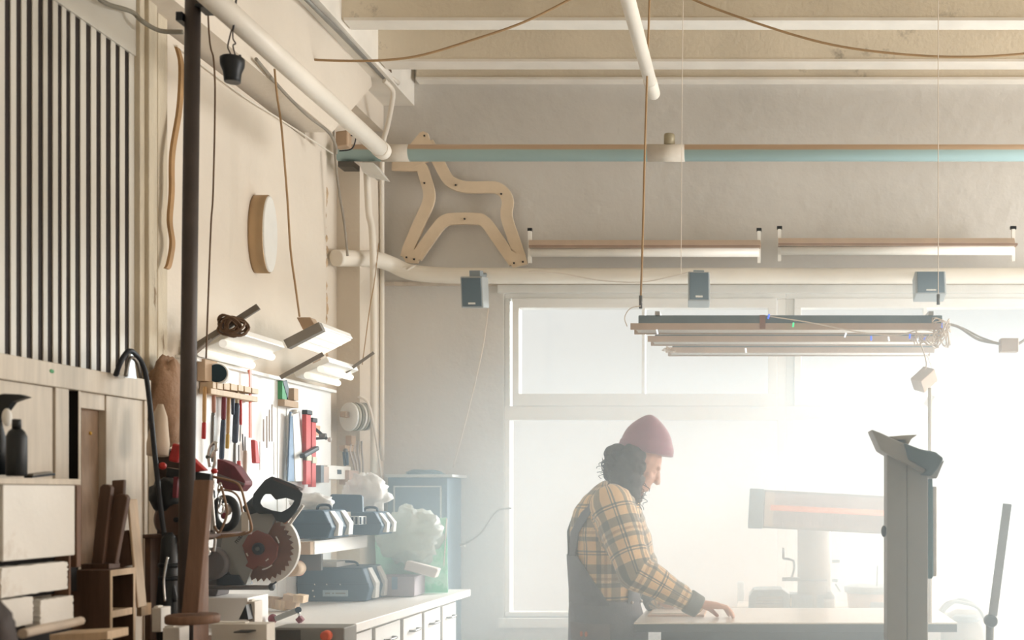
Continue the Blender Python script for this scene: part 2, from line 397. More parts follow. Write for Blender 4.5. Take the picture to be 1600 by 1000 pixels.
MB().cyl(P(1012,239,DB), P(1070,239,DB), rb+0.0012, n=32).build('joint_sleeve', M('pale tape', (206,196,182), 0.7), t)
MB().cyl(P(596,239,DB), P(640,239,DB), rb+0.0012, n=32).build('joint_sleeve', M('pale tape', (206,196,182), 0.7), t)
MB().box(P(528,252,DB-0.03), P(562,268,DB+0.06)).build('bracket', grey_d, t)
MB().prism([P(562,254,DB-0.05), P(583,254,DB-0.05), P(600,276,DB-0.05), P(566,268,DB-0.05)], (0,0.1,0)).build('gusset', white_p, t)
one('pipe_stub', MB().lathe(P(1046,227,5.9), (0,0,1), [(0,0.028),(0.05,0.028),(0.056,0.026)]), M('brass grey', (170,160,135), 0.5, metal=0.3), 'short grey capped stub rising from the blue pipe', 'pipe stub')
t = thing('junction_box', P(538,222,5.7), 'small tan junction box at the left end of the blue pipe', 'junction box')
MB().obox(P(537,219,5.66), V((0.03,0,0.004)), V((0,0.03,0)), V((0,0,0.038))).build('housing', kraft, t, 0.006)
MB().tube([P(548,212,5.66), P(556,213,5.66), P(550,232,5.66), P(530,236,5.66)], 0.003).build('lead', cord_k, t)
# heating pipe
DH = 6.28
t = thing('heating_pipe', P(1000,430,DH), 'white heating pipe with a bend running along the back wall above the window', 'pipe')
pts = [P(525,403,DH-0.4), P(560,404,DH-0.25), P(590,406,DH-0.1), P(612,413,DH-0.02), P(640,425,DH), P(690,430,DH), P(760,431,DH), P(1000,431,DH), P(1700,431,DH), P(2400,431,DH)]
MB().tube(pts, 0.043, n=24).build('tube', pipe_w, t)
for x in (632, 641): MB().cyl(P(x,421,DH), P(x+2,424,DH), 0.0445, n=24).build('weld_ring', pipe_w, t)
# conduits at the top left corner
one('ceiling_conduit', MB().tube([W(430,-50,-1.96), W(530,50,-1.96), W(600,122,-1.96)], 0.011, sub=1), M('grey conduit', (150,148,142), 0.45, metal=0.4), 'grey metal conduit running along the ceiling edge above the left wall', 'conduit')
one('bent_conduit', MB().tube([P(600,126,5.95), P(611,137,6.0), P(614,150,6.05), P(606,195,6.15), P(599,222,6.2), P(597,260,6.3), P(597,420,6.33), P(597,720,6.33)], 0.013, sub=5), pipe_w, 'white painted conduit bending down into the back wall corner', 'conduit')
one('corner_pipe', MB().tube([P(573,265,5.98), P(576,330,5.98), P(583,400,5.98), P(584,740,5.98)], 0.018), pipe_w, 'white vertical pipe inside the wall corner left of the conduit', 'pipe')
one('loose_cable', MB().tube([P(521,200,5.6), P(525,260,5.62), P(530,300,5.64), P(538,350,5.66), P(543,400,5.7)], 0.006), M('grey cable', (150,142,130), 0.6), 'grey cable hanging at the end of the left wall', 'cable')
t = thing('ceiling_bracket', P(608,118,5.9), 'small rusty bracket under the ceiling in the back corner', 'bracket')
MB().box(P(594,106,5.93), P(612,110,6.0)).build('plate', M('rusty steel', (120,100,80), 0.7, metal=0.3), t)
MB().cyl(P(600,112,5.96), P(622,130,6.1), 0.012, n=12).build('stub', pipe_w, t)
# dog outline
poly_out = [(660,205),(668,207),(675,228),(688,262),(704,282),(728,287),(775,289),(797,306),(796,336),(823,404),(822,414),(800,418),(757,348),(727,338),(697,348),(651,411),(634,409),(628,401),(661,318),(665,300),(652,266),(618,264),(610,250),(640,228)]
tk = 0.03
def wallp(pts, d): return [P(x, y, d) for x, y in pts]
t = thing('dog_shape', P(725,415,6.33), 'plywood outline of a standing dog leaning on the heating pipe', 'wall decoration')
def strip(pts, wpx, d=6.33, th=0.02, closed=False):
    # polyline strip of constant width in the wall plane, as one prism-like ribbon
    q = [V((p[0], p[1], 0)) for p in spline([(x, y, 0) for x, y in pts], 4)]
    l, r = [], []
    for i, p in enumerate(q):
        a = q[max(i-1,0)]; b = q[min(i+1,len(q)-1)]; d_ = (b-a).normalized(); n = V((-d_.y, d_.x, 0))*wpx/2
        l.append(p+n); r.append(p-n)
    m = MB(); rs = []
    for a, b in zip(l, r):
        A, B = P(a.x,a.y,d), P(b.x,b.y,d); rs.append([A, B, B+V((0,th,0)), A+V((0,th,0))])
    return m.rings(rs, True, False)
m1 = strip([(612,257),(640,258),(657,260),(664,278),(670,300),(668,318),(656,345),(640,382),(634,402)], 18)
m2 = strip([(668,222),(684,252),(696,274),(706,285),(728,292),(768,292),(780,295),(789,303),(793,316),(791,338),(802,372),(813,404)], 18)
m3 = strip([(650,402),(668,376),(685,353),(691,347),(698,343),(708,341.5),(728,341),(742,341.5),(752,343),(759,348),(765,355),(785,384),(803,410)], 18)
body = MB(); 
m1.build('front_outline', ply, t); m2.build('back_outline', ply, t); m3.build('belly_outline', ply, t)
MB().prism(wallp([(603,232),(640,226),(656,207),(661,205),(668,208),(680,244),(668,252),(640,264),(618,264)], 6.328), (0,0.02,0)).build('head', ply, t)
MB().prism(wallp([(628,399),(634,388),(660,392),(652,411),(634,410)], 6.328), (0,0.02,0)).build('paw', ply, t)
MB().prism(wallp([(793,404),(800,392),(820,396),(824,412),(801,418)], 6.328), (0,0.02,0)).build('paw', ply, t)
for x, y in ((663,212),(663,286),(712,289),(783,303),(726,342),(635,402),(647,405),(803,411),(817,409)):
    MB().cyl(P(x,y,6.327), P(x,y,6.323), 0.0055, n=10).build('screw', mark_k, t)
# wall tube lamps above the window
def wall_lamp(x0, x1, y, label):
    d = 6.22
    t = thing('tube_lamp', P((x0+x1)/2, y, d), label, 'lamp', 'tube lamps above the window')
    MB().prism([P(x0,y-12,d), P(x0,y-5,d-0.02), P(x0,y,d-0.02), P(x0,y,d+0.08), P(x0,y-12,d+0.08)], P(x1,y,d)-P(x0,y,d)).build('housing', lamp_tan, t)
    MB().cyl(P(x0+4,y+7,d+0.02), P(x1-2,y+7,d+0.02), 0.026, n=16).build('tube', lamp_w, t)
    MB().box(P(x0,y-1,d-0.022), P(x1,y+1,d+0.06)).build('seam', M('brown seam', (150,125,108), 0.6), t)
    for x in (x0+2, x1-2):
        br = MB().bar(P(x,y+24,d+0.05), P(x,y-26,d+0.02), 0.018, 0.02, (0,1,0)).build('bracket', lamp_w, t)
        MB().box(P(x-4,y-31,d+0.01), P(x+4,y-25,d+0.03)).build('end_cap', black, br)
    return t
wall_lamp(826, 1188, 387, 'left of two beige tube lamps on the wall above the window')
wall_lamp(1216, 1585, 384, 'right of two beige tube lamps on the wall above the window')
# speakers
def speaker(x, y, w, h, rx, rz, label):
    d = 6.02; c = P(x, y, d); s_ = d/FX
    rot = Euler((R(rx), 0, R(rz))).to_matrix(); roll = rot
    t = thing('speaker', c, label, 'speaker', 'small speakers on the heating pipe')
    ax, ay, az_ = rot@V((w*s_/2,0,0)), rot@V((0,0.055,0)), rot@V((0,0,h*s_/2))
    MB().obox(c, ax, ay, az_).build('case', speaker_c, t, 0.006)
    MB().obox(c-ay*1.06, ax*0.86, ay*0.06, az_*0.9).build('grille', speaker_g, t, 0.002)
    MB().obox(c-ay*1.13-az_*0.72, ax*0.32, ay*0.02, az_*0.06).build('badge', white_p, t)
    MB().cyl(c+ay*0.9+az_*1.0, V((c.x, 6.25, P(0,431,6.28).z)), 0.012, n=10).build('mount', M('bracket grey', (140,150,155), 0.5), t)
    MB().obox(c+az_*1.2+ay*0.7, ax*0.5, ay*0.5, az_*0.22).build('bracket', M('bracket grey', (140,150,155), 0.5), t, 0.003)
speaker(742, 457, 35, 48, 8, -3, 'grey speaker hung nearest the dog shape on the heating pipe')
speaker(1092, 453, 34, 48, -10, 4, 'middle grey speaker on the pipe, above the hanging lamps')
speaker(1452, 448, 48, 38, -14, 0, 'wide grey speaker at the right end of the heating pipe')
# duct ring
XV = XL
p = W(398, 366, XV)
t = thing('duct_collar', p, 'round tin duct collar with a white disc on the left wall', 'duct')
oval = lambda m: [setattr(v,'y',p.y+(v.y-p.y)*0.42) for v in m.v] and m
oval(MB().lathe(p, (1,0,0), [(0,0.165),(0.01,0.166),(0.06,0.166),(0.062,0.16)], 48)).build('collar', M('tin', (176,150,118), 0.35, metal=0.6, var=0.2, scale=3), t)
oval(MB().lathe(p+V((0.045,0,0)), (1,0,0), [(0,0.161),(0.022,0.161),(0.024,0.155)], 48)).build('disc', white_p, t)
# hanging motor
t = thing('hanging_socket', P(363,128,3.57), 'black bell-shaped socket hanging by hooks from the wall pipe', 'lamp socket')
o = P(363,128,3.57); s_ = 3.57/FX
MB().lathe(o, (0,0,1), [(0,0.024),(0.012,0.025),(0.03,0.027),(0.05,0.035),(0.06,0.036),(0.072,0.036),(0.076,0.031)], 28).build('shell', black, t)
MB().lathe(o-V((0,0,0.002)), (0,0,1), [(0,0.022),(0.004,0.024)], 28).build('rim', grey_d, t)
for dx in (-12, 12): MB().cyl(P(363+dx,93,3.57), P(363+dx,86,3.57), 0.004, n=8).build('bolt', blackm, t)
MB().tube([P(362,46,3.57), P(358,62,3.57), P(356,74,3.57), P(360,84,3.57), P(361,92,3.57)], 0.0022).build('hook', steel_d, t)
MB().tube([P(364,46,3.57), P(364,60,3.57), P(368,68,3.57), P(364,72,3.57), P(369,91,3.57)], 0.0022).build('hook', steel_d, t)
MB().tube([P(369,-20,3.56), P(368,20,3.56), P(364,46,3.57)], 0.003).build('cord', cord_k, t)
# wooden bent strip, cords
rs = []
pp = spline([W(275,75,-2.1), W(281,105,-2.1), W(278,170,-2.1), W(267,240,-2.1), W(266,300,-2.1), W(263,345,-2.1), W(267,380,-2.1), W(262,412,-2.1), W(258,420,-2.1)], 6)
one('bent_strip', MB().rings([[q+V((0,-0.012,0)), q+V((0.01,-0.012,0)), q+V((0.01,0.012,0)), q+V((0,0.012,0))] for q in pp], True, False), M('honey wood', (176,140,98), 0.6, var=0.15), 'wavy bent wooden strip hanging on the left wall beside the pole', 'wood strip')
one('sagging_cord', MB().tube([P(380,84,5.0), P(420,90,5.1), P(450,91,5.2), P(530,95,5.2), P(600,94,5.2), P(660,86,5.2), P(740,62,5.2), P(820,34,5.2), P(900,-6,5.2), P(960,-40,5.2)], 0.0055), cord_b, 'brown cord sagging under the ceiling over the back left corner', 'cord')
one('sagging_cord', MB().tube([P(1020,-40,5.2), P(1085,0,5.2), P(1200,42,5.2), P(1300,70,5.2), P(1400,84,5.2), P(1500,89,5.2), P(1600,84,5.2), P(1700,70,5.2), P(1850,25,5.2), P(2000,-40,5.2)], 0.0055), cord_b, 'brown cord sagging under the ceiling at the right of the white pipe end', 'cord')
one('suspension_cord', MB().tube([P(1016,-40,4.72), P(1013,60,4.72), P(1008,220,4.72), P(1004,380,4.72), P(1001,470,4.72)], 0.0045), cord_b, 'brown cord holding the left end of the hanging lamp rack', 'cord')
one('suspension_cord', MB().tube([P(1466,-40,4.72), P(1466,200,4.72), P(1466,462,4.72)], 0.0018), cord_w, 'thin pale cord holding the right end of the hanging lamp rack', 'cord')
one('pull_string', MB().tube([P(1068,-40,5.0), P(1066,120,5.1), P(1064,428,5.4)], 0.0014), cord_w, 'thin white string hanging beside the middle speaker', 'string')
one('power_cord', MB().tube([P(318,-367,3.9), P(325,20,3.9), P(334,95,3.95), P(336,160,3.95), P(333,300,4.0), P(330,345,4.0), P(327,420,4.0), P(322,560,4.0)], 0.003), M('umber cord', (110,88,66), 0.7), 'dark thin cord dropping beside the steel pole to the work lamp', 'cord')
one('power_cord', MB().tube([P(429,108,4.7), P(433,150,4.7), P(440,200,4.7), P(449,310,4.7), P(454,390,4.7), P(462,450,4.7), P(468,494,4.8)], 0.0045), cord_b, 'brown cord dropping from the wall pipe to the panel lamp', 'cord')
one('wall_cable', MB().tube([W(120,-40,-2.1), W(160,2,-2.1), W(205,18,-2.1), W(222,33,-2.08), W(250,48,-2.05), W(286,50,-1.98)], 0.008), M('grey cable 2', (140,134,120), 0.6), 'grey cable curving over the slat panel to the pole', 'cable')
one('wall_cable', MB().tube([W(276,72,-2.14), W(320,105,-2.14), W(380,150,-2.14), W(440,188,-2.14), W(520,240,-2.14)], 0.004), pipe_w, 'thin white painted cable stapled diagonally along the left wall', 'cable')
one('wall_cable', MB().tube([W(400,92,-2.0), W(440,140,-2.01), W(480,180,-2.0), W(512,205,-1.99), W(524,226,-1.99), W(525,240,-2.0)], 0.007), M('grey cable', (150,142,130), 0.6), 'lumpy grey cable under the beam ending at the junction box', 'cable')
one('speaker_wire', MB().tube([P(826,424,6.2), P(880,428,6.2), P(935,438,6.2), P(1000,441,6.2), P(1050,432,6.2), P(1080,424,6.2)], 0.003), cord_w, 'thin wire looping along the heating pipe between two speakers', 'wire')
one('speaker_wire', MB().tube([P(763,482,6.38), P(755,540,6.38), P(742,600,6.38), P(722,680,6.38), P(708,730,6.38)], 0.003), cord_w, 'thin pale wire trailing down the wall left of the window', 'wire')

# ------------------------------------------------------------------ hanging lamp rack
t = thing('lamp_rack', P(1230,500,4.9), 'rack of three long tube lamps hanging before the window', 'lamp')
Xa, Xb = (985-CX)*4.7/FX, (1474-CX)*4.7/FX; zr = EYE + (CY-515)*4.7/FX
for d, xa, xb in ((4.7, Xa, Xb), (5.08, (1012-CX)*5.08/FX, (1470-CX)*5.08/FX), (5.48, (1040-CX)*5.48/FX, (1460-CX)*5.48/FX)):
    l = MB().box((xa+0.03, d+0.02, zr+0.022), (xb, d+0.13, zr+0.062)).build('housing', M('slate enamel', (112,126,132), 0.5), t, 0.004)
    MB().box((xa, d, zr), (xb, d+0.008, zr+0.026)).box((xa, d+0.142, zr), (xb, d+0.15, zr+0.026)).build('reflector_side', lamp_tan, l)
    MB().cyl((xa+0.02, d+0.05, zr+0.012), (xb-0.02, d+0.05, zr+0.012), 0.011, n=12).build('tube', lamp_w, l)
    MB().cyl((xa+0.02, d+0.10, zr+0.012), (xb-0.02, d+0.10, zr+0.012), 0.011, n=12).build('tube', lamp_w, l)
for x in (Xa+0.1, Xb-0.06): MB().box((x, 4.7, zr+0.06), (x+0.02, 5.62, zr+0.075)).build('cross_bar', alu, t)
MB().cyl(P(1001,462,4.72), P(1001,482,4.72), 0.007, n=10).build('swivel', grey_d, t)
MB().cyl(P(1466,460,4.72), P(1466,476,4.72), 0.007, n=10).build('swivel', grey_d, t)
MB().box(P(1187,492,4.695), P(1196,514,4.70)).build('tape_band', M('brown tape', (150,112,92), 0.6), t)
t = thing('string_lights', P(1400,520,4.68), 'tangled string of tiny lights draped along the lamp rack', 'string lights')
random.seed(3)
MB().tube([P(1200,494,4.69), P(1260,503,4.69), P(1310,513,4.69), P(1350,520,4.69), P(1400,524,4.69), P(1440,515,4.69), P(1470,522,4.69)], 0.0025).build('wire', cord_w, t)
pts = [P(1472+random.uniform(-16,14), 518+random.uniform(-24,26), 4.69+random.uniform(-.03,.05)) for k in range(46)]
MB().tube(pts, 0.0028, n=6, sub=4).build('wire_tangle', cord_w, t)
pts = [P(1442+random.uniform(-22,26), 530+random.uniform(-10,12), 4.67+random.uniform(-.03,.03)) for k in range(22)]
MB().tube(pts, 0.0022, n=6, sub=4).build('wire_tangle', cord_w, t)
pts = [P(1044+random.uniform(-10,12), 543+random.uniform(-9,9), 5.45+random.uniform(-.03,.03)) for k in range(18)]
MB().tube(pts, 0.002, n=6, sub=3).build('wire_tangle', cord_w, t)
MB().tube([P(1001,478,4.7), P(985,482,4.7), P(976,496,4.7), P(980,510,4.7)], 0.002).build('wire', cord_w, t)
led_b = M('blue led', (70,110,235), 0.4, emit=1.2); led_g = M('green led', (70,220,150), 0.4, emit=1.0); led_w = M('white led', (230,240,255), 0.4, emit=0.8)
for x, y, m_ in ((1202,496,led_b),(1240,509,led_g),(1322,525,led_w),(1361,530,led_b),(1388,531,led_w),(1422,527,led_b),(1435,532,led_w),(1446,531,led_b),(1473,510,led_b),(1165,549,led_w),(1026,520,led_w)):
    MB().cyl(P(x,y-5,4.675), P(x+random.uniform(-3,3),y+2,4.675), 0.0035, n=8).build('bulb', m_, t)
t = thing('plug_cable', P(1565,545,4.7), 'pale cable with a small junction box hanging right of the lamp rack', 'cable')
MB().tube([P(1485,507,4.7), P(1500,512,4.7), P(1528,530,4.7), P(1556,536,4.7), P(1568,538,4.7)], 0.006).build('cord', M('grey white cable', (188,182,176), 0.6), t)
MB().tube([P(1485,507,4.71), P(1505,513,4.71), P(1530,526,4.71), P(1560,537,4.71)], 0.004).build('cord', M('grey white cable', (188,182,176), 0.6), t)
MB().tube([P(1588,538,4.7), P(1600,532,4.7), P(1660,490,4.7), P(1720,380,4.7), P(1740,100,4.7), P(1745,-174,4.7)], 0.006).build('cord', M('grey white cable', (188,182,176), 0.6), t)
MB().box(P(1564,528,4.68), P(1588,552,4.73)).build('box', M('beige plastic', (205,188,174), 0.5), t, 0.004)
def hanging_block(x, y, d, tilt, label, mat_):
    t = thing('hanging_block', P(x, y+18, d), label, 'wood block', 'blocks hanging under the lamp rack')
    rot = Euler((R(20), R(tilt), R(30))).to_matrix(); c = P(x, y, d)
    MB().obox(c, rot@V((0.045,0,0)), rot@V((0,0.03,0)), rot@V((0,0,0.03))).build('block', mat_, t, 0.003)
    MB().tube([c+V((0,0,0.03)), P(x+3,y-30,d), V((P(x-14,0,d).x, d, EYE+(CY-515)*4.7/FX+.01))], 0.003).build('string', cord_w, t)
hanging_block(1444, 593, 4.75, -38, 'tilted beige block hanging by a string under the lamp rack', M('beige block', (200,182,165), 0.6))
hanging_block(1462, 632, 5.6, 25, 'pale cream box hanging lower behind the tilted block', M('cream block', (232,220,205), 0.6))
one('white_rod', MB().cyl(V((P(1453,0,4.4).x,4.4,.9)), P(1453,606,4.4), 0.008, n=12), white_p, 'white rod standing behind the machine hood under the block', 'rod')

# ------------------------------------------------------------------ tool wall
XT = -2.115
t = thing('tool_board', (XT, 5.0, 0.93), 'white painted board on the left wall holding rows of hand tools', 'tool board')
MB().box((XL, 4.22, 0.93), (XT, 5.66, 1.892)).build('panel', white_w, t, 0.003)
MB().box((XL, 4.22, 1.885), (XT+0.02, 5.68, 1.9)).build('top_edge', white_w, t, 0.002)
for x in (433, 447): MB().box((XT, DX(x,XT), 0.95), (XT+0.003, DX(x+2,XT), 1.88)).build('batten', white_w, t)
XTF = XT+0.003
def wbox(x0, y0, x1, y1, th=0.015, X=XTF, m=None):       # flat box standing on the board
    dm = DX((x0+x1)/2, X); a = P(x0,y0,dm); b = P(x1,y1,dm); ya_, yb_ = DX(x0,X), DX(x1,X)
    return (m or MB()).box((X, ya_, a.z), (X+th, yb_, b.z))
# slotted rack
t = thing('slotted_rack', W(345,600,XTF), 'notched wooden rack holding files and chisels on the tool board', 'rack')
for x0, x1, y0, y1 in ((312,317,597,611),(319,328,598,612),(330,339,599,613),(341,351,600,614),(353,361,602,615),(363,373,604,617),(375,385,607,619)):
    wbox(x0,y1-4,x1,y0,0.05).build('tooth', wood_l, t, 0.001)
z = W(348,613,XTF).z
MB().box((XTF, DX(311,XTF), z-0.022), (XTF+0.045, DX(386,XTF), z)).build('rail', wood_l, t, 0.002)
def hand_tool(name, label, segs, cat='hand tool', off=0.025):
    # segs: (x0,y0,x1,y1,width_px,material,part)
    x0, y0 = segs[0][0], segs[0][1]
    t = thing(name, W(segs[-1][2], segs[-1][3], XTF+off), label, cat, 'hand tools on the tool board')
    for (a, b, c, e, w, m_, pn) in segs:
        d = DX(a, XTF+off); p0 = P(a,b,d); p1 = P(c,e,d); r = w*d/FX/2
        MB().lathe(p0, p1-p0, [(0,r*0.8),((p1-p0).length*0.08,r),((p1-p0).length*0.5,r*1.05),((p1-p0).length*0.95,r),((p1-p0).length,r*0.75)], 12).build(pn, m_, t)
    return t
steel_t = M('tool steel', (120,120,118), 0.35, metal=0.7)
hand_tool('file', 'tan handled file with a red end, nearest the pole', [(320,604,319,660,6,yellow.copy() if False else M('tan wood',(190,150,100),0.5),'handle'),(319,660,318,686,6.5,red,'end_cap')])
hand_tool('chisel', 'twisted grey and rosy chisel hanging second in the rack', [(334,606,334,645,6,M('rosy wood',(178,130,112),0.6),'handle'),(333,645,331,722,6,steel_t,'blade')])
hand_tool('file', 'long file with maroon top and navy lower part in the rack', [(351,608,349,656,7,maroon,'handle'),(349,656,346,718,7.5,M('navy handle',(56,66,84),0.5),'blade')])
hand_tool('brush', 'tan stick with an ochre tip hanging in the rack', [(358,612,356,678,5,M('tan wood',(190,150,100),0.5),'handle'),(356,678,355,701,5.5,yellow,'tip')])
hand_tool('rasp', 'dark navy rasp handle beside the ochre tipped stick', [(364,614,364,648,5,M('navy handle',(56,66,84),0.5),'shaft')])
hand_tool('screwdriver', 'thick navy handled screwdriver with a pale shaft in the rack', [(371,612,370,632,5,M('pale shaft',(205,190,160),0.5),'shaft'),(370,630,367,692,9,M('navy handle',(56,66,84),0.5),'handle'),(367,692,366,735,5,steel_t,'tip')])
hand_tool('screwdriver', 'thin bright red screwdriver in the rack right of the navy one', [(376,620,376,664,4,red2,'handle'),(376,664,375,690,1.6,steel_t,'shaft')])
hand_tool('scraper', 'small red ended tool above the red clamp case', [(373,695,373,720,2,steel_t,'shaft'),(373,720,374,742,6,red2,'handle')])
hand_tool('mallet_handle', 'short brown wooden handle hanging below the thin red screwdriver', [(383,682,383,706,2.2,steel_t,'shaft'),(383,704,382,752,6,M('brown handle',(176,150,134),0.6),'handle')])
hand_tool('steel_rod', 'thin dark rod hanging between red handles on the board', [(379,678,380,704,1.8,blackm,'rod')])
t = thing('pull_saw', W(391,725,XTF+.02), 'narrow orange pull saw with a red handle on the tool board', 'saw')
wbox(388.5,684,392,578,0.004,XTF+.02).build('blade', orange, t)
d = DX(393,XTF+.02)
MB().prism([W(391,687,XTF+.02),W(396,689,XTF+.02),W(400,724,XTF+.02),W(393,724,XTF+.02)], (0.018,0,0)).build('handle', red2, t, 0.004)
for i,(x,y0,y1) in enumerate(((412,655,690),(417,650,700),(421,640,690),(425,632,690),(428,690,742),(406,690,735))):
    hand_tool('allen_key', ['thin bright rod hanging on the white tool board','slim pale rod on the white tool board','long pale steel rod on the tool board','tall grey steel rod near the batten on the board','dark thin wire hook low on the tool board','faint thin wire on the board by the orange saw'][i], [(x,y0,x,y1,1.4 if i>3 else 2.6,M('pale steel',(196,186,180),0.4,metal=0.4),'rod')])
t = thing('tape_roll', W(340,586,XTF), 'black and white tape roll hanging above the slotted rack', 'tape roll')
d = DX(341,-2.07); p = P(341,584,d)
MB().lathe(p, (0.25,-1,0), [(-.03,0.038),(.02,0.038)], 32).build('roll', white_p, t)
MB().lathe(p, (0.25,-1,0), [(.02,0.034),(.023,0.034)], 32).build('face', M('petrol tape',(24,52,64),0.5), t)
MB().lathe(p+V((-0.018,0,-0.008)), (0.25,-1,0), [(.022,0.018),(.026,0.018)], 24).build('core', white_p, t)
one('kraft_box', wbox(308,597,328,563,0.03), kraft, 'tan cardboard box on top of the tool board beside the pole', 'box', bevel=0.002)
def l_holder(x0,y0,x1,y1,label):
    t = thing('bracket_holder', W(x0,y1,XTF), label, 'wooden holder', 'wooden holders on the tool board')
    wbox(x0,y1,x1,y1-(y1-y0)*0.35,0.03).build('base', kraft, t, 0.001)
    wbox(x1-7,y1-(y1-y0)*0.35,x1,y0,0.03).build('upright', kraft, t, 0.001)
l_holder(434,607,456,636,'L-shaped wooden holder with the green card on the tool board')
l_holder(531,629,550,653,'L-shaped wooden holder with the sanding discs')
l_holder(530,681,547,705,'L-shaped wooden holder above the small black tool')
t = thing('sandpaper_pack', W(440,625,XTF), 'green and black sandpaper pack standing in a wooden holder', 'sandpaper')
wbox(434,624,441,596,0.02).build('green_sheet', green, t)
d = DX(446,XTF+.02); MB().prism([W(438,596,XTF+.01),W(444,594,XTF+.01),W(447,606,XTF+.01),W(446,624,XTF+.01)], (0.012,0,0)).build('black_sheet', blackm, t)
t = thing('sanding_discs', W(557,672,XTF), 'stack of white and grey sanding discs at the end of the tool board', 'sanding discs')
for k in range(7):
    c = W(544+k*4.6, 651, -2.09); MB().lathe(c, (0.55,0.8,0), [(0,0.072),(0.004,0.073),(0.012,0.072)], 28).build('disc', (white_p, M('disc grey',(188,184,172),0.7), M('disc dark',(140,138,126),0.7))[k % 3], t)
# saws
t = thing('hand_saw', W(452,752,XTF), 'dark blue tapered saw blade hanging on the tool board', 'saw')
d = DX(454,XTF+.02)
MB().prism([W(452,643,XTF+.02),W(455,645,XTF+.02),W(458,752,XTF+.02),W(448,752,XTF+.02)], (0.006,0,0)).build('blade', M('blued steel',(86,104,124),0.35,metal=0.4), t)
MB().ball(P(454,648,d), 0.01, 10, 6).build('hanger', white_p, t)
t = thing('hand_saw', W(466,752,XTF), 'white tapered saw blade hanging right of the dark blue one', 'saw')
d = DX(465,XTF+.02)
MB().prism([W(456,648,XTF+.02),W(465,645,XTF+.02),W(474,752,XTF+.02),W(460,752,XTF+.02)], (0.005,0,0)).build('blade', white_p, t)
MB().cyl(P(461,646,d), P(461,640,d), 0.012, n=12).build('hanger', white_p, t)
def bar_clamp(x, y0, y1, w, label):
    t = thing('bar_clamp', W(x,y1,XTF+.02), label, 'clamp', 'clamps on the tool board'); 
    wbox(x-w/2,y1,x+w/2,y0+6,0.02,XTF+.02).build('bar', red2, t, 0.002)
    wbox(x-w/2-.5,y0+7,x+w/2+.5,y0,0.026,XTF+.02).build('head', black, t, 0.003)
    wbox(x-w/2,y1-37,x+w/2,y1-47,0.024,XTF+.02).build('slide', M('pale sticker',(205,205,180),0.6), t, 0.002)
bar_clamp(475.5, 641, 757, 7.5, 'taller red bar clamp beside the white saw blade')
bar_clamp(484, 653, 761, 6.5, 'shorter red bar clamp right of the taller one')
t = thing('spring_clamp', W(500,684,XTF+.03), 'black spring clamp with pale tip hanging on the board', 'clamp')
d = DX(500,XTF+.03)
MB().bar(P(489,667,d), P(511,686,d), 0.012, 0.014, (1,0,0)).build('jaw', black, t, 0.003)
MB().bar(P(485,686,d), P(511,684,d), 0.012, 0.012, (1,0,0)).build('jaw', black, t, 0.003)
MB().cyl(P(503,681,d)-V((.01,0,0)), P(503,681,d)+V((.02,0,0)), 0.012, n=14).build('spring', grey_d, t)
MB().ball(P(515,687,d), (0.01,0.01,0.012), 10, 8).build('tip', M('clear tip',(205,200,195),0.3), t)
one('clamp_lever', MB().bar(W(472,713,XTF+.05), W(495,700,XTF+.05), 0.02, 0.026, (1,0,0)), black, 'black clamp lever crossing the two red bar clamps', 'clamp lever', bevel=0.006)
one('wood_tag', wbox(490,680,497,665,0.01), M('orange wood',(220,176,140),0.6), 'small orange-tinted wooden block behind the spring clamp', 'wood block')
one('wood_block', wbox(493,754,501,729,0.04), M('rose wood',(190,166,152),0.6), 'small rosy wooden block left of the white two-hole bracket', 'wood block')
one('black_tool', wbox(488,754,493,727,0.04), M('slate tool',(90,98,104),0.5), 'small dark tool tucked beside the rosy block', 'tool')
t = thing('hole_bracket', W(522,750,XTF), 'white bracket with two dark holes low on the tool board', 'bracket')
wbox(502,749,539,728,0.03).build('plate', white_p, t, 0.002)
for x in (507,530): wbox(x-3,741,x+3,734,0.002,XTF+.03).build('hole', M('hole shade',(70,84,92),0.8), t)
one('wood_block', wbox(530,757,545,735,0.05), M('rose wood',(190,166,152),0.6), 'rosy wooden block at the right end of the two-hole bracket', 'wood block')
t = thing('pliers', W(540,728,XTF), 'blue black pliers hanging under the last wooden holder', 'pliers')
d = DX(540,XTF+.03)
MB().bar(P(537,706,d), P(539,728,d), 0.012, 0.012,(1,0,0)).build('handle', navy2, t, 0.003)
MB().bar(P(542,706,d), P(543,727,d), 0.012, 0.012,(1,0,0)).build('handle', navy2, t, 0.003)
MB().ball(P(540,704,d), 0.012, 10, 6).build('pivot', steel_t, t)
t = thing('hanging_cutters', W(555,730,-2.1), 'cluster of pale metal cutters hanging at the board end', 'cutters')
for k in range(4): MB().tube([W(550+k*5,690,-2.09), W(547+k*6,705,-2.08), W(552+k*5,722,-2.08), W(555+k*4,738,-2.08)], 0.005).build('arm', M('pale steel',(196,186,180),0.4,metal=0.4), t)
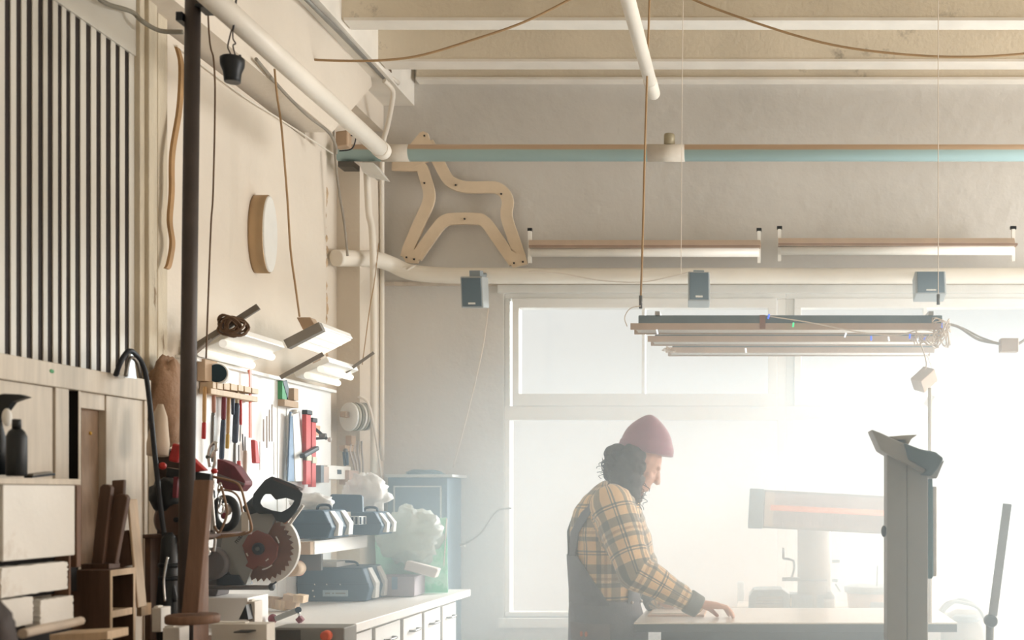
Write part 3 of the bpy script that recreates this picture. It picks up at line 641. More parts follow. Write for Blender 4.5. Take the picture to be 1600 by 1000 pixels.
# bundle of lamps over the bench
def arm(a, b, w, label, d, wrap=False):
    t = thing('slanted_strut', P(b[0],b[1],d), label, 'bracket', 'slanted lamp arms over the bench')
    MB().bar(P(*a,d+0.0), P(*b,d-0.06), w, w).build('rod', M('dark grey rod',(128,120,110),0.5,metal=0.2), t, 0.002)
    return t
t1 = arm((404,479),(296,548),0.022,'dark slanted arm wrapped with coiled wire over the tool board',4.25)
random.seed(11)
mb = MB()
for k in range(16):
    c = P(362+random.uniform(-8,10),509+random.uniform(-3,5),4.2); a = random.uniform(0,pi)
    mb.tube([c+V((0.03*cos(q)*random.uniform(.8,1.1),0.025*sin(q+a),0.03*sin(q)*random.uniform(.8,1.1))) for q in [i*2*pi/7 for i in range(7)]], 0.004, n=6, closed=True, sub=3)
mb.build('wire_coil', M('umber wire',(104,80,60),0.6), t1)
arm((330,530),(300,556),0.012,'thin second bar under the wire coil',4.2)
arm((505,553),(438,590),0.018,'slanted arm under the panel lamp touching the board top',5.0)
arm((584,551),(540,582),0.014,'short slanted arm near the corner column',5.5)
def lamp(x0,y0,x1,y1,Xw,wv,label,name='work_lamp',panel=False):
    A = W(x0,y0,Xw); B = W(x1,y1,Xw); B.z = A.z; n = V(wv)          # A..B: outer long edge, wv: width vector to the inner edge
    t = thing(name, A, label, 'lamp', 'work lamps over the bench')
    up = (B-A).cross(n).normalized(); up = up if up.z > 0 else -up
    c = (A+B)/2 + n/2
    MB().obox(c+up*0.016, (B-A)/2, n/2, up*0.014).build('housing', lamp_w, t, 0.004)
    e = 1.0 if not panel else 0.0
    if panel:
        MB().obox(c, (B-A)*0.47, n*0.45, up*0.003).build('diffuser', tube_lit, t)
        MB().obox(A+n/2-V((0,0.015,0)), V((0,0.018,0)), n*0.53, up*0.02).build('end_plate', M('lamp end grey',(140,134,126),.5), t, 0.002)
        for k in (-0.12, 0.14): MB().obox(c-up*0.004+n*k, (B-A)*0.47, n*0.008, up*0.002).build('louver', lamp_w, t)
        MB().obox(A+n*0.35+up*0.05+V((0,0.04,0)), V((0.03,0,0)), V((0,0.03,0)), up*0.03).build('ballast', kraft, t, 0.004)
    else:
        MB().cyl(A+n*0.3-up*0.01, B+n*0.3-up*0.01, 0.015, n=14).build('tube', tube_lit, t)
        MB().cyl(A+n*0.7-up*0.01, B+n*0.7-up*0.01, 0.015, n=14).build('tube', tube_lit, t)
        MB().obox(c+up*0.034-n*0.2, (B-A)*0.5, n*0.12, up*0.008).build('spine', lamp_tan, t)
    return t
lamp(372,522,446,551,-1.93,(-0.2,0,-0.085),'left tube lamp over the bench, under the wire coil')
lamp(504,512,552,531,-1.86,(-0.14,0,-0.072),'white panel lamp with grey end plate hanging over the bench',panel=True)
lamp(515,566,561,588,-1.93,(-0.15,0,-0.07),'right tube lamp over the bench near the corner column')
one('hanging_hook', MB().tube([P(566,570,5.6),P(570,540,5.6),P(578,480,5.7),P(585,440,5.9),P(592,380,6.05)],0.0025), cord_b, 'thin cord hanging in front of the corner column', 'cord')
one('curved_cable', MB().tube([P(560,620,5.75),P(575,630,5.75),P(583,660,5.8),P(590,700,5.9),P(596,745,6.02)],0.006), cord_w, 'pale cord curving down beside the sanding discs', 'cord')

# ------------------------------------------------------------------ workbench
ZT = 0.90
XB = -1.55
t = thing('workbench', (-1.85, 5.0, 0), 'white worktop running along the left wall to the corner', 'workbench')
bench = t
MB().prism([(XL+0.01,4.02,ZT-0.035),(-1.56,4.02,ZT-0.035),(-1.535,4.4,ZT-0.035),(-1.49,5.83,ZT-0.035),(-1.49,5.9,ZT-0.035),(XL+0.01,5.9,ZT-0.035)], (0,0,0.035)).build('worktop', white_w, t, 0.003)
drawer_m = M('white drawer front', (232,230,226), 0.5, var=0.03)
ys = [4.29, 4.62, 4.95, 5.23, 5.50, 5.75]
for i in range(5):
    a, b = ys[i], ys[i+1]; xb = -1.56 + 0.045*(a-4.3)/1.5
    lab = ['white drawer unit at the near end under the worktop','white drawer unit second from the near end','middle white drawer unit under the worktop','white drawer unit second from the corner','white drawer unit nearest the corner cabinet'][i]
    c = thing('drawer_unit', (-1.85,(a+b)/2,0), lab, 'drawer unit', 'drawer units under the worktop')
    MB().box((-2.1,a+0.002,0.0),(xb-0.02,b-0.002,ZT-0.037)).build('body', M('carcass',(225,222,216),0.6), c)
    for z0, z1 in ((0.62,0.85),(0.34,0.61),(0.06,0.33)):
        f = MB().box((xb-0.018,a+0.006,z0),(xb,b-0.006,z1)).build('drawer', drawer_m, c, 0.002)
        yc = (a+b)/2; zc = z1-0.06
        MB().tube([(xb,yc-0.05,zc),(xb+0.022,yc-0.045,zc),(xb+0.022,yc+0.045,zc),(xb,yc+0.05,zc)],0.005,sub=3).build('handle', M('pale handle',(150,150,150),0.3,metal=0.6), f)
MB().box((-1.6,4.23,0),(-1.56,4.27,ZT-0.036)).build('leg', grey_d, bench)
# grey machine in front of the bench end
t = thing('bench_machine', (-1.58,3.95,0), 'grey metal machine housing with an orange knob at the bench end', 'machine')
f0 = 3.86
MB().box((P(425,0,f0).x, f0, 0), (P(538,0,f0).x, f0+0.12, P(0,981,f0).z)).build('housing', grey_m, t, 0.004)
MB().box((P(432,0,f0).x, f0-0.004, 0.2), (P(470,0,f0).x, f0+0.01, P(0,984,f0).z)).build('door', grey_d, t, 0.002)
MB().lathe(P(514,992,f0), (0,-1,0), [(0,0.012),(0.012,0.012),(0.014,0.018),(0.035,0.017),(0.038,0.012)], 20).build('knob', orange, t)
# corner cabinet
t = thing('corner_cabinet', (-1.85,6.2,0), 'grey-blue cabinet with a framed door in the back corner', 'cabinet')
d = 6.1; a = P(606,746,d); b = P(699,746,d)
grey_blue = M('grey blue paint', (104,126,142), 0.55, var=0.05)
MB().box((a.x,d,0),(b.x,6.38,a.z)).build('body', grey_blue, t, 0.004)
MB().box((a.x-0.01,d-0.015,a.z),(b.x+0.03,6.39,a.z+0.016)).build('top', M('pale edge',(196,200,200),0.5), t, 0.002)
i0, i1 = P(616,759,d), P(691,759,d)
dr = MB().box((i0.x,d-0.012,0.1),(i1.x,d,i0.z)).build('door', grey_blue, t, 0.002)
tr = M('pale edge',(196,200,200),0.5)
MB().box((i0.x,d-0.016,i0.z-0.008),(i1.x,d-0.011,i0.z)).box((i0.x,d-0.016,0.1),(i0.x+0.008,d-0.011,i0.z-.009)).box((i1.x-0.008,d-0.016,0.1),(i1.x,d-0.011,i0.z-.009)).build('door_trim', tr, dr)
def wob(seed, amp, fr=3.0):
    return lambda q: 1 + amp*noise.noise(V((q.x*fr+seed, q.y*fr, q.z*fr))) + amp*0.5*noise.noise(V((q.x*fr*2.7, q.y*fr*2.7+seed, q.z*fr*2.7)))
one('blue_cloth', MB().ball(P(662,741,6.2), (0.10,0.08,0.022), 24, 12, wob(3,.5)), M('blue cloth',(120,150,165),0.8), 'crumpled blue-grey cloth on top of the corner cabinet', 'cloth')
# shelf and cases
t = thing('wall_shelf', (-2.0,5.2,1.15), 'small white wall shelf carrying the blue tool cases', 'shelf')
zs = 1.2
MB().box((XT+.004,4.78,zs-0.062),(-1.855,5.42,zs-0.005)).build('board', white_w, t, 0.002)
MB().box((XT+.004,4.74,zs-0.06),(-1.857,4.778,zs-0.008)).build('end_block', kraft, t, 0.002)
MB().box((XT+.004,5.1,zs-0.15),(-1.95,5.12,zs-0.063)).build('support', grey_d, t)
def case(name, x0, x1, y0, y1, d, dep, label, latch=True, mat_=navy, plate=False):
    a, b = P(x0,y1,d), P(x1,y0,d); c0 = 0.018
    t = thing(name, ((a.x+b.x)/2,d+dep/2,a.z), label, 'tool case', 'blue plastic tool cases')
    prof = [(a.x,a.z+c0),(a.x+c0,a.z),(b.x-c0,a.z),(b.x,a.z+(b.z-a.z)*0.4),(b.x-0.006,a.z+(b.z-a.z)*0.5),(b.x-c0*1.8,b.z-0.005),(b.x-c0*2.4,b.z),(a.x+c0,b.z),(a.x,b.z-c0)]
    MB().prism([(x,d,z) for x,z in prof], (0,dep,0)).build('shell', mat_, t, 0.006)
    zm = a.z+(b.z-a.z)*0.52
    MB().box((a.x-0.002,d-0.003,zm-0.003),(b.x-0.004,d+0.002,zm+0.003)).build('seam', navy2, t)
    if latch:
        for k in (0.22, 0.7):
            y = d+dep*k
            MB().prism([(b.x-0.012,y,a.z+0.01),(b.x+0.006,y,a.z+0.01),(b.x+0.010,y,zm),(b.x-c0*1.5,y,b.z-0.004),(b.x-c0*2,y,b.z-0.008)], (0,dep*0.2,0)).build('latch', M('pale latch',(225,225,222),0.35), t, 0.002)
    MB().tube([(a.x+(b.x-a.x)*.35,d+dep*.5,b.z),(a.x+(b.x-a.x)*.4,d+dep*.5,b.z+.018),(a.x+(b.x-a.x)*.65,d+dep*.5,b.z+.018),(a.x+(b.x-a.x)*.7,d+dep*.5,b.z)],0.006,sub=3).build('carry_handle', navy2, t)
    if plate:
        pl = MB().box(P(504,932,d-0.002),P(544,922,d+0.001)).build('name_plate', M('pale plate',(168,188,198),0.5), t)
        for k, (px, pw) in enumerate(((508,8),(519,3),(524,16))): MB().box(P(px,928,d-0.003),P(px+pw,926,d)).build('plate_print', mark_g, pl)
        for px, py in ((492,913),(511,913),(532,913),(489,923),(491,932)): MB().cyl(P(px,py,d-0.003),P(px,py,d+.01),0.004,n=8).build('rivet', alu, t)
    return t
case('tool_case',455,518,797,842,4.82,0.26,'dark blue tool case at the near end of the wall shelf')
case('tool_case',536,597,800,836,5.22,0.2,'dark blue tool case at the far end of the wall shelf')
case('tool_box',464,578,887,940,5.23,0.26,'large blue tool box with a name plate on the worktop',plate=True)
t = thing('open_organizer', P(545,822,5.1), 'open blue organizer box with divided bins and lid up', 'organizer')
d = 5.12
MB().box(P(523,820,d),P(573,806,d+0.1)).build('tray', M('clear tray',(205,210,210),0.3), t, 0.002)
for k in range(7): MB().box(P(530+k*6.3,819,d-0.004),P(533.5+k*6.3,808,d+0.002)).build('bin', navy2, t)
MB().prism([P(515,795,d+.1),P(515,775,d+.12),P(518,772,d+.12),P(563,773,d+.12),P(566,776,d+.12),P(567,806,d+.1),P(525,806,d+.1)],(0,0.02,0)).build('lid', navy, t, 0.004)
MB().box(P(523,800,d+.02),P(548,806,d+.09)).build('paper', white_p, t)
one('paper_stack', MB().box(P(468,886.5,5.25),P(553,874,5.47)), M('paper stack',(226,224,218),0.7), 'flat white box lying on the large blue tool box', 'box', bevel=0.002)
one('cardboard_box', MB().box(P(582,932,5.45),P(664,897,5.62)), M('grey lilac card',(160,152,158),0.8), 'dull lilac cardboard box on the worktop beside the tool box', 'box', bevel=0.003)
one('box_tape', MB().box(P(612,921,5.447),P(621,901,5.449)), M('tape blue',(110,136,156),0.5), 'short dark strip of tape on the lilac box', 'tape')
t = thing('paper_tube', P(455,890,4.75), 'cardboard tube with orange rim end on the bench behind the saw', 'tube')
MB().cyl(P(453,888,4.6),P(466,888,5.0),0.033,n=24).build('wall', kraft, t)
MB().lathe(P(466,888,5.0),(0.3,1,0),[(0,0.034),(0.006,0.034)],24).build('rim', orange, t)
# bags
one('plastic_bag', MB().ball(P(572,772,5.52), (0.10,0.09,0.095), 28, 18, wob(8,.35)), M('white film bag',(236,234,230),0.5,var=.03,transl=.3), 'white crumpled plastic bag standing on the far tool case', 'bag')
one('white_sack', MB().ball(P(488,786,5.0), (0.085,0.07,0.042), 28, 16, wob(2,.3)), M('white film bag',(236,234,230),0.5,var=.03,transl=.3), 'white cloth heap lying on the near blue tool case', 'cloth')
one('plastic_bag', MB().ball(P(640,838,5.62), (0.15,0.09,0.135), 32, 22, wob(21,.32)), bag_m, 'big translucent crumpled plastic bag before the corner cabinet', 'bag')
t = thing('printed_bag', P(680,925,5.68), 'upright clear bag with green print at the far worktop end', 'bag')
d = 5.66
mb = MB(); N_ = 14; rs_ = []
fr_, bk_ = [], []
vs, fs = [], []
for side in (0, 1):
    for i in range(N_+1):
        for j in range(N_+1):
            u, v = i/N_, j/N_
            x = 588+ u*(112 - 8*v) + (6*v if u > .5 else -2*v); y = 926 - v*118 + 26*(1-u)*(v**2)*(1 if u < .6 else .6)
            bul = 0.05*sin(pi*u)*sin(pi*min(1,v*1.1+.12)) * (1 if side else -1) + 0.012*noise.noise(V((u*5,v*6,side*9)))
            vs.append(P(x,y,d)+V((0,bul + (0.002 if side else 0),0)))
o_ = (N_+1)**2
for side in (0,1):
    for i in range(N_):
        for j in range(N_):
            q = [side*o_+i*(N_+1)+j, side*o_+(i+1)*(N_+1)+j, side*o_+(i+1)*(N_+1)+j+1, side*o_+i*(N_+1)+j+1]
            fs.append(tuple(q if side == 0 else q[::-1]))
mb.add(vs, fs, True).build('film', bagg_m, t)
MB().ball(P(640,893,5.66),(0.11,0.035,0.075),20,12,wob(5,.2)).build('contents', M('blue grey fill',(120,150,165),0.8), t)
MB().tube([P(698,810,d),P(695,860,d),P(691,924,d)],0.004).build('seam', white_p, t)
one('paper_bag', MB().obox(P(660,889,5.5), V((0.075,0,-0.02)), V((0,0.03,0)), V((0.008,0,0.022))), M('warm paper',(214,208,204),0.7), 'pale folded paper packet lying on the lilac box', 'paper', bevel=0.006)
# offcuts and small things on the bench
random.seed(5)
for k,(x,y,w,h,rz,lab) in enumerate(((416,938,10,7,20,'small pale offcut left of the offcut pile on the bench'),(428,936,9,8,50,'light wood cube in the offcut pile'),(441,940,11,8,-10,'flat tan offcut leaning in the offcut pile'),(455,936,11,11,5,'largest tan offcut at the right of the pile'),(470,931,8,6,0,'thin offcut lying behind the large one'))):
    d = 4.82; rot = Euler((0,R(random.uniform(-15,15)),R(rz))).to_matrix(); s_ = d/FX
    c = P(x,y+4,d)
    one('offcut', MB().obox(c, rot@V((w*s_,0,0)), rot@V((0,0.03,0)), rot@V((0,0,h*s_))), kraft if k % 2 else wood_l, lab, 'wood offcut', 'wood offcuts on the bench', 0.002)
t = thing('crank_clamp', P(445,972,4.4), 'grey crank clamp with dark red knobs lying on the bench', 'clamp')
d = 4.38
MB().bar(P(431,967,d),P(466,953,d),0.02,0.026,(0,1,0)).build('arm', grey_m, t, 0.004)
MB().ball(P(426,967,d),(0.017,0.017,0.019),14,10).build('knob', maroon, t)
MB().obox(P(469,968,d),V((0.008,0,.007)),V((0,.012,0)),V((-0.007,0,0.008))).build('knob', maroon, t, 0.002)
MB().cyl(P(466,953,d),P(468,966,d),0.005,n=8).build('pin', chrome, t)
MB().cyl(P(466,953,d-.02),P(466,953,d+.02),0.012,n=14).build('pivot', navy2, t)

# ------------------------------------------------------------------ left foreground
one('storage_table', MB().box((-2.06,2.5,0.86),(-1.5,4.0,0.9)).box((-2.04,2.55,0),(-1.98,2.61,.86)).box((-1.58,2.55,0),(-1.52,2.61,.86)).box((-2.04,3.6,0),(-1.98,3.66,.86)).box((-1.58,3.6,0),(-1.52,3.66,.86)), wood_m, 'low brown table below the frame carrying crates and blocks', 'table')
XA = -1.90
def sidebox(x0,y0,x1,y1,X,th,mb=None):      # box whose +X face shows between pixels
    dm = (DX(x0,X)+DX(x1,X))/2; a, b = P(x0,y0,dm), P(x1,y1,dm)
    return (mb or MB()).box((X-th,DX(x0,X),a.z),(X,DX(x1,X),b.z))
t = thing('dark_crate', W(60,985,XA-0.01), 'dark open crate stacked with white painted blocks at the left edge', 'crate')
sidebox(-60,935,120,748,XA-0.05,0.02).build('back', M('shade dark wood',(16,13,12),0.8), t)  # near-black colour paints the shade in the gaps between blocks
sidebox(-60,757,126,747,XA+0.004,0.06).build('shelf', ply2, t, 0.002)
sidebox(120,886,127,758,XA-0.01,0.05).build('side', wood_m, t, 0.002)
sidebox(-60,1040,111,985,XA-0.004,0.06).build('base', M('shade dark wood',(16,13,12),0.8), t)
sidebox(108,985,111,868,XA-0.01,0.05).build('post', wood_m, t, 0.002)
def rough_block(x0,y0,x1,y1,label,rag=0.006,seed=0):
    X = XA; n = 14; dm = (DX(x0,X)+DX(x1,X))/2; za, zb = P(0,y1,dm).z, P(0,y0,dm).z; ya_, yb_ = DX(x0,X), DX(x1,X)
    pts = [(ya_+(yb_-ya_)*i/n, za+rag*.4*noise.noise(V((i*.9,seed,1)))) for i in range(n+1)]
    pts += [(yb_+rag*noise.noise(V((i*1.1,seed,5))), za+(zb-za)*i/n) for i in range(1,n)]
    pts += [(yb_-(yb_-ya_)*i/n, zb+rag*.4*noise.noise(V((i*.9,seed,9)))) for i in range(n+1)]
    pts += [(ya_+rag*noise.noise(V((i*1.1,seed,13))), zb-(zb-za)*i/n) for i in range(1,n)]
    one('white_block', MB().prism([(X-0.04,y,z) for y,z in pts],(0.04,0,0)), foam, label, 'painted block', 'white painted blocks in the dark crate', 0.002)
rough_block(5,872,117,758,'largest white painted panel on top of the dark crate',0.0,1)
rough_block(2,927,106,882,'wide white block with ragged ends under the large panel',0.009,2)
rough_block(-30,982,52,937,'lower left white block with a ragged end',0.009,3)
rough_block(63,976,115,934,'lower right white block with ragged sides',0.009,4)
one('foam_roll', MB().tube([P(35,990,2.75),P(70,982,2.85),P(100,976,2.95),P(126,970,3.05)],0.012), M('dusty foam',(190,176,160),0.8), 'dusty pale roll lying before the white blocks', 'roll')
one('pale_board', MB().obox(P(140,992,3.02), V((0.075,0,0.004)), V((0,0.05,0)), V((0,0,0.011))), wood_l, 'pale offcut board at the bottom left before the cube shelf', 'board', bevel=0.002)
one('dark_sack', MB().ball(P(-22,1000,2.6), (0.06,0.06,0.10), 24, 16, wob(4,.15)), M('brown leather',(52,40,34),0.6), 'dark brown rounded sack at the bottom left corner', 'sack')
t = thing('cube_shelf', P(160,1050,3.35), 'small dark wooden cube shelf with two open compartments', 'shelf')
f0 = 3.3; xa, xb = P(112,0,f0).x, P(172,0,f0).x; zt_ = P(0,891,f0).z; yb_ = 3.432
MB().box((xa,f0,0.9),(xb,f0+0.012,zt_)).build('front_side', wood_d, t, 0.001)
MB().box((xa,f0+0.012,0.9),(xa+0.012,yb_,zt_)).build('back', M('shade dark wood',(16,13,12),0.8), t)
MB().box((xa,yb_-0.012,0.9),(xb,yb_,zt_)).build('far_side', wood_d, t, 0.001)
MB().box((xa,f0+.012,zt_-0.014),(xb-0.001,yb_-.012,zt_)).build('top', wood_d, t, 0.001)
for z_ in (P(0,962,f0).z-0.008, 0.9): MB().box((xa+.012,f0+.012,z_),(xb-0.001,yb_-.012,z_+0.02)).build('shelf_board', wood_l, t, 0.001)
MB().box((xb-0.0015,f0,0.9),(xb+.001,f0+0.011,zt_)).box((xb-.0015,yb_-.011,.9),(xb+.001,yb_,zt_)).box((xb-.0015,f0+.011,zt_-.018),(xb+.001,yb_-.011,zt_)).build('lit_edge', wood_l, t)  # pale wood on the window-facing edges carries the window light
def plank(name, base, top, wpx, d, th, mat_, label, cat='wooden handle', grp=None, rnd=True):
    a, b = P(*base,d), P(*top,d+0.02); s_ = wpx*d/FX
    mb = MB(); ax = (b-a); u = ax.normalized(); sx = V((0,1,0)).cross(u).normalized(); sx = -sx if sx.x < 0 else sx
    pts = [a-sx*s_/2, a+sx*s_/2, b+sx*s_/2-u*s_*.25, b+sx*s_*.25, b-sx*s_*.25, b-sx*s_/2-u*s_*.25] if rnd else [a-sx*s_/2,a+sx*s_/2,b+sx*s_/2,b-sx*s_/2]
    return one(name, mb.prism(pts,(0,th,0)), mat_, label, cat, grp, 0.003)
one('plank_foot', MB().box(P(126,891,3.36),P(188,879,3.42)), wood_d, 'flat dark block under the two leaning handles', 'wood block', bevel=0.002)
plank('wooden_paddle',(151,884),(165,757),18,3.37,0.02,wood_d,'straight dark wooden handle leaning left on the cube shelf',grp='dark handles on the cube shelf')
plank('wooden_paddle',(170,880),(190,772),20,3.385,0.02,wood_d,'bent dark wooden handle leaning right on the cube shelf',grp='dark handles on the cube shelf')
plank('wooden_paddle',(182,820),(184,750),19,3.42,0.015,wood_d,'short dark slat standing behind the bent handle',grp='dark handles on the cube shelf',rnd=False)
plank('leaning_board',(214,950),(199,780),4,3.45,0.05,wood_l,'thin pale plywood board leaning behind the handles','board',rnd=False)
plank('dark_board',(196,885),(190,830),20,3.46,0.01,wood_d,'dark board standing behind the bent handle','board',rnd=False)
# bottles
t = thing('black_bottle', P(25,742,3.0), 'black squat bottle with a cap on the crate shelf', 'bottle')
o = P(26,744,3.02); s_ = 3.02/FX
MB().lathe(o,(0,0,1),[(0,13*s_),(2*s_,14.5*s_),(62*s_,14.5*s_),(70*s_,11*s_),(74*s_,7*s_)],24).build('body', black, t)
MB().lathe(o+V((0,0,74*s_)),(0,0,1),[(0,6.5*s_),(14*s_,6.5*s_),(15*s_,5.5*s_)],20).build('cap', black, t)
t = thing('spray_bottle', P(2,742,3.08), 'black spray bottle with a trigger head at the left edge', 'bottle')
o = P(-3,742,3.1); s_ = 3.1/FX
MB().lathe(o,(0,0,1),[(0,12*s_),(50*s_,12*s_),(75*s_,7*s_),(85*s_,5*s_)],24).build('body', black, t)
MB().prism([P(-10,618,3.08),P(5,615,3.08),P(30,616,3.08),P(42,620,3.08),P(32,623,3.08),P(18,628,3.08),P(9,640,3.08),P(-6,660,3.08),P(-14,650,3.08)],(0,0.025,0)).build('trigger_head', black, t, 0.002)
MB().ball(P(11,652,3.06),(0.012,0.012,0.024),12,10).build('white_cap', white_p, t)
t = thing('folding_rule', P(62,746,3.1), 'dark folded rule lying on the crate shelf beside the bottle', 'rule')
MB().bar(P(44,745,3.05),P(80,741,3.2),0.02,0.006).build('leaf', blackm, t)
MB().bar(P(46,742,3.05),P(76,738,3.2),0.018,0.005).build('leaf', M('grey brown',(120,112,100),0.5), t)
# hose arch, sack, cone
t = thing('metal_hoop', W(205,600,-2.03), 'shiny dark hose bent into an arch over the plywood partition', 'hose')
MB().tube([W(181,586,-2.04),W(186,572,-2.02),W(194,556,-2.01),W(203,548,-2.0),W(214,556,-2.0),W(224,572,-1.99),W(230,598,-1.98),W(236,650,-1.96),W(243,720,-1.93),W(252,800,-1.9),W(263,880,-1.87),W(275,940,-1.84)],0.008).build('hose', cord_k, t)
MB().prism([W(193,590,-2.03),W(204,545,-2.02),(W(211,592,-2.03))],(0.006,0,0)).build('blade', chrome, t)
MB().tube([W(196,588,-2.02),W(203,560,-2.01),W(214,566,-2.0),W(220,590,-2.0)],0.006).build('inner_hose', M('grey hose',(120,116,110),0.3,metal=.5), t)
one('paper_sack', MB().ball(W(260,628,-2.06),(0.055,0.085,0.155),24,18,wob(6,.18,2)), M('brown paper',(150,118,92),0.8,var=.15,bump=.4), 'brown paper sack hanging on the wall behind the steel pole', 'sack')
one('lamp_cone', MB().lathe(W(246,712,-1.97),(0.0,0.12,1),[(0,0.032),(0.04,0.034),(0.13,0.022),(0.17,0.008)],20), M('beige felt',(196,178,158),0.8), 'beige cone standing under the brown paper sack', 'cone')
# crate with dark things beside the saw
t = thing('wooden_crate', P(265,960,3.75), 'open brown wooden crate behind the wooden post', 'crate')
cz0, cz1 = 0.9, P(0,840,3.72).z
MB().box(P(233,0,3.8).xy.to_3d()+V((0,0,cz0)), P(305,0,3.8).xy.to_3d()+V((0,0.015,cz1))).build('back', wood_m, t)
MB().box((P(231,0,3.7).x,3.68,cz0),(P(240,0,3.7).x,3.8,cz1)).build('side', wood_m, t, 0.002)
MB().box((P(233,0,3.7).x,3.66,cz1),(P(330,0,3.7).x,4.0,cz1+.012)).build('lid', wood_d, t, 0.002)
MB().box((P(296,0,3.7).x,3.68,cz0),(P(303,0,3.7).x,3.8,cz1-.02)).build('side', wood_m, t, 0.002)
t = thing('banded_flask', P(264,945,3.66), 'black flask with two thick bands standing in the wooden crate', 'flask')
o = P(264,1000,3.64)
MB().lathe(o,(0,0,1),[(0,0.035),(0.1,0.037),(0.2,0.03),(0.32,0.022),(0.34,0.01)],24).build('body', black, t)
for y in (903,883): MB().lathe(P(266,y,3.64),(0,0,1),[(-.007,0.034),(0,0.036),(.007,0.034)],24).build('band', blackm, t)
MB().tube([P(258,940,3.6),P(256,905,3.6),P(262,870,3.6)],0.004).build('strap', chrome, t)
# old saw with red parts
t = thing('old_saw', P(280,840,3.7), 'old black and red saw with a brown guard beside the pole', 'saw')
d = 3.72
MB().lathe(P(275,812,d),(0,-1,0),[(0,0.06),(0.02,0.062),(0.03,0.05)],36).build('guard', M('brown guard',(98,76,66),0.5), t)
MB().lathe(P(275,812,d-.03),(0,-1,0),[(0,0.05),(0.004,0.05)],36).build('blade', M('dark blade',(110,86,74),0.4,metal=.5), t)
MB().lathe(P(277,812,d-.034),(0,-1,0),[(0,0.008),(0.01,0.008)],14).build('hub', black, t)
MB().ball(P(262,775,d),(0.055,0.05,0.06),20,14,wob(9,.2)).build('motor', black, t)
MB().ball(P(305,772,d+.05),(0.06,0.05,0.045),20,14,wob(3,.25)).build('gear_housing', M('blue black',(24,34,42),0.4), t)
MB().bar(P(262,738,d-.03),P(330,748,d-.03),0.02,0.03).build('beam', black, t, 0.003)
MB().bar(P(272,722,d-.03),P(279,694,d-.03),0.03,0.024,(0,1,0)).build('lever', red, t, 0.006)
MB().prism([P(284,734,d-.05),P(288,716,d-.05),P(296,712,d-.05),P(306,722,d-.05),P(320,735,d-.05),P(300,738,d-.05)],(0,.03,0)).build('red_cover', red, t, 0.004)
MB().ball(P(254,728,d-.04),(0.012,.012,.012),12,8).build('knob', red2, t)
MB().ball(P(335,736,d-.03),(0.01,.012,.009),12,8).build('knob', red, t)
MB().prism([P(286,713,d-.02),P(291,694,d-.02),P(295,692,d-.02),P(292,708,d-.02)],(0,.01,0)).build('plate', alu, t)
MB().bar(P(276,745,d-.04),P(274,778,d-.04),0.014,0.014,(0,1,0)).build('strut', maroon, t, 0.002)
MB().bar(P(284,742,d-.05),P(292,750,d-.05),0.014,0.014,(0,1,0)).build('clip', white_p, t, 0.002)
MB().cyl(P(284,748,d-.05),P(285,790,d-.05),0.003,n=8).build('pin', chrome, t)
t = thing('chrome_clamp', P(333,735,3.9), 'chrome C clamp standing between red saw parts and files', 'clamp')
d = 3.9
MB().tube([P(328,730,d),P(326,712,d),P(330,697,d),P(337,692,d),P(338,702,d),P(333,708,d),P(331,716,d),P(336,704,d),P(336,722,d),P(333,738,d),P(332,800,d),P(331,831,d)],0.006).build('frame', chrome, t)
MB().ball(P(325,714,d),0.008,10,8).build('screw', grey_d, t)
t = thing('chrome_chain', P(343,795,3.8), 'bright chain links hanging in front of the red case', 'chain')
for k in range(4):
    c = P(343+(k%2)*2,762+k*11,3.8); e = 0.009
    MB().tube([c+V((e*cos(q)*(1 if k%2 else .5),e*.6*sin(q)*(.5 if k%2 else 1),0.016*sin(q))) for q in [i*pi/4 for i in range(8)]],0.0028,n=6,closed=True,sub=3).build('link', chrome, t)
t = thing('red_case', P(360,765,4.0), 'maroon tool bag with slanted top behind the wire basket', 'tool bag')
d = 3.98
MB().prism([P(338,755,d),P(339,717,d),P(350,720,d),P(366,728,d),P(383,752,d),P(383,758,d),P(374,768,d),P(352,765,d)],(0,.06,0)).build('body', M('maroon fabric',(110,48,56),0.6,var=.25,scale=20), t, 0.003)
MB().bar(P(340,742,d-.004),P(382,757,d-.004),0.004,0.008).build('piping', M('grey piping',(120,110,110),0.6), t)
t = thing('wire_basket', P(350,835,3.75), 'bent brown wire basket hanging around the wooden post', 'wire basket')
d = 3.75; wire = M('brown wire',(150,118,90),0.5)
MB().tube([P(262,732,d),P(300,738,d),P(338,746,d),P(366,753,d),P(376,762,d),P(384,790,d),P(393,822,d),P(389,832,d),P(370,836,d),P(338,840,d),P(305,845,d),P(264,850,d)],0.0042).build('rim', wire, t)
MB().tube([P(340,765,d+.02),P(362,768,d+.02),P(374,780,d+.02),P(380,808,d+.02),P(384,826,d+.02),P(376,834,d+.02),P(345,836,d+.02)],0.0035).build('hoop', wire, t)
MB().tube([P(346,760,d-.01),P(352,784,d-.01),P(355,800,d-.01),P(350,818,d-.01),P(342,832,d-.01),P(335,822,d-.01)],0.004).build('loop', wire, t)
MB().tube([P(330,752,d),P(332,790,d),P(336,840,d),P(334,862,d)],0.005).build('post_wire', alu, t)
MB().bar(P(264,849,d),P(300,795,d),0.005,0.005).build('stay', wire, t)
MB().box(P(377,830,d+.01),P(389,800,d+.013)).build('tag', white_p, t)
t = thing('black_ring_tool', P(355,825,3.95), 'black ring shaped tool with pale centre behind the wire basket', 'tool')
c = P(352,802,3.95)
MB().tube([c+V((0.045*cos(q)*.85-0.0,0.0,0.05*sin(q))) for q in [i*pi/6 for i in range(12)]],0.014,n=12,closed=True,sub=3).build('ring', black, t)
MB().ball(c+V((.008,-.005,.012)),(.018,.01,.02),12,8).build('core', M('pale core',(205,190,180),0.4), t)
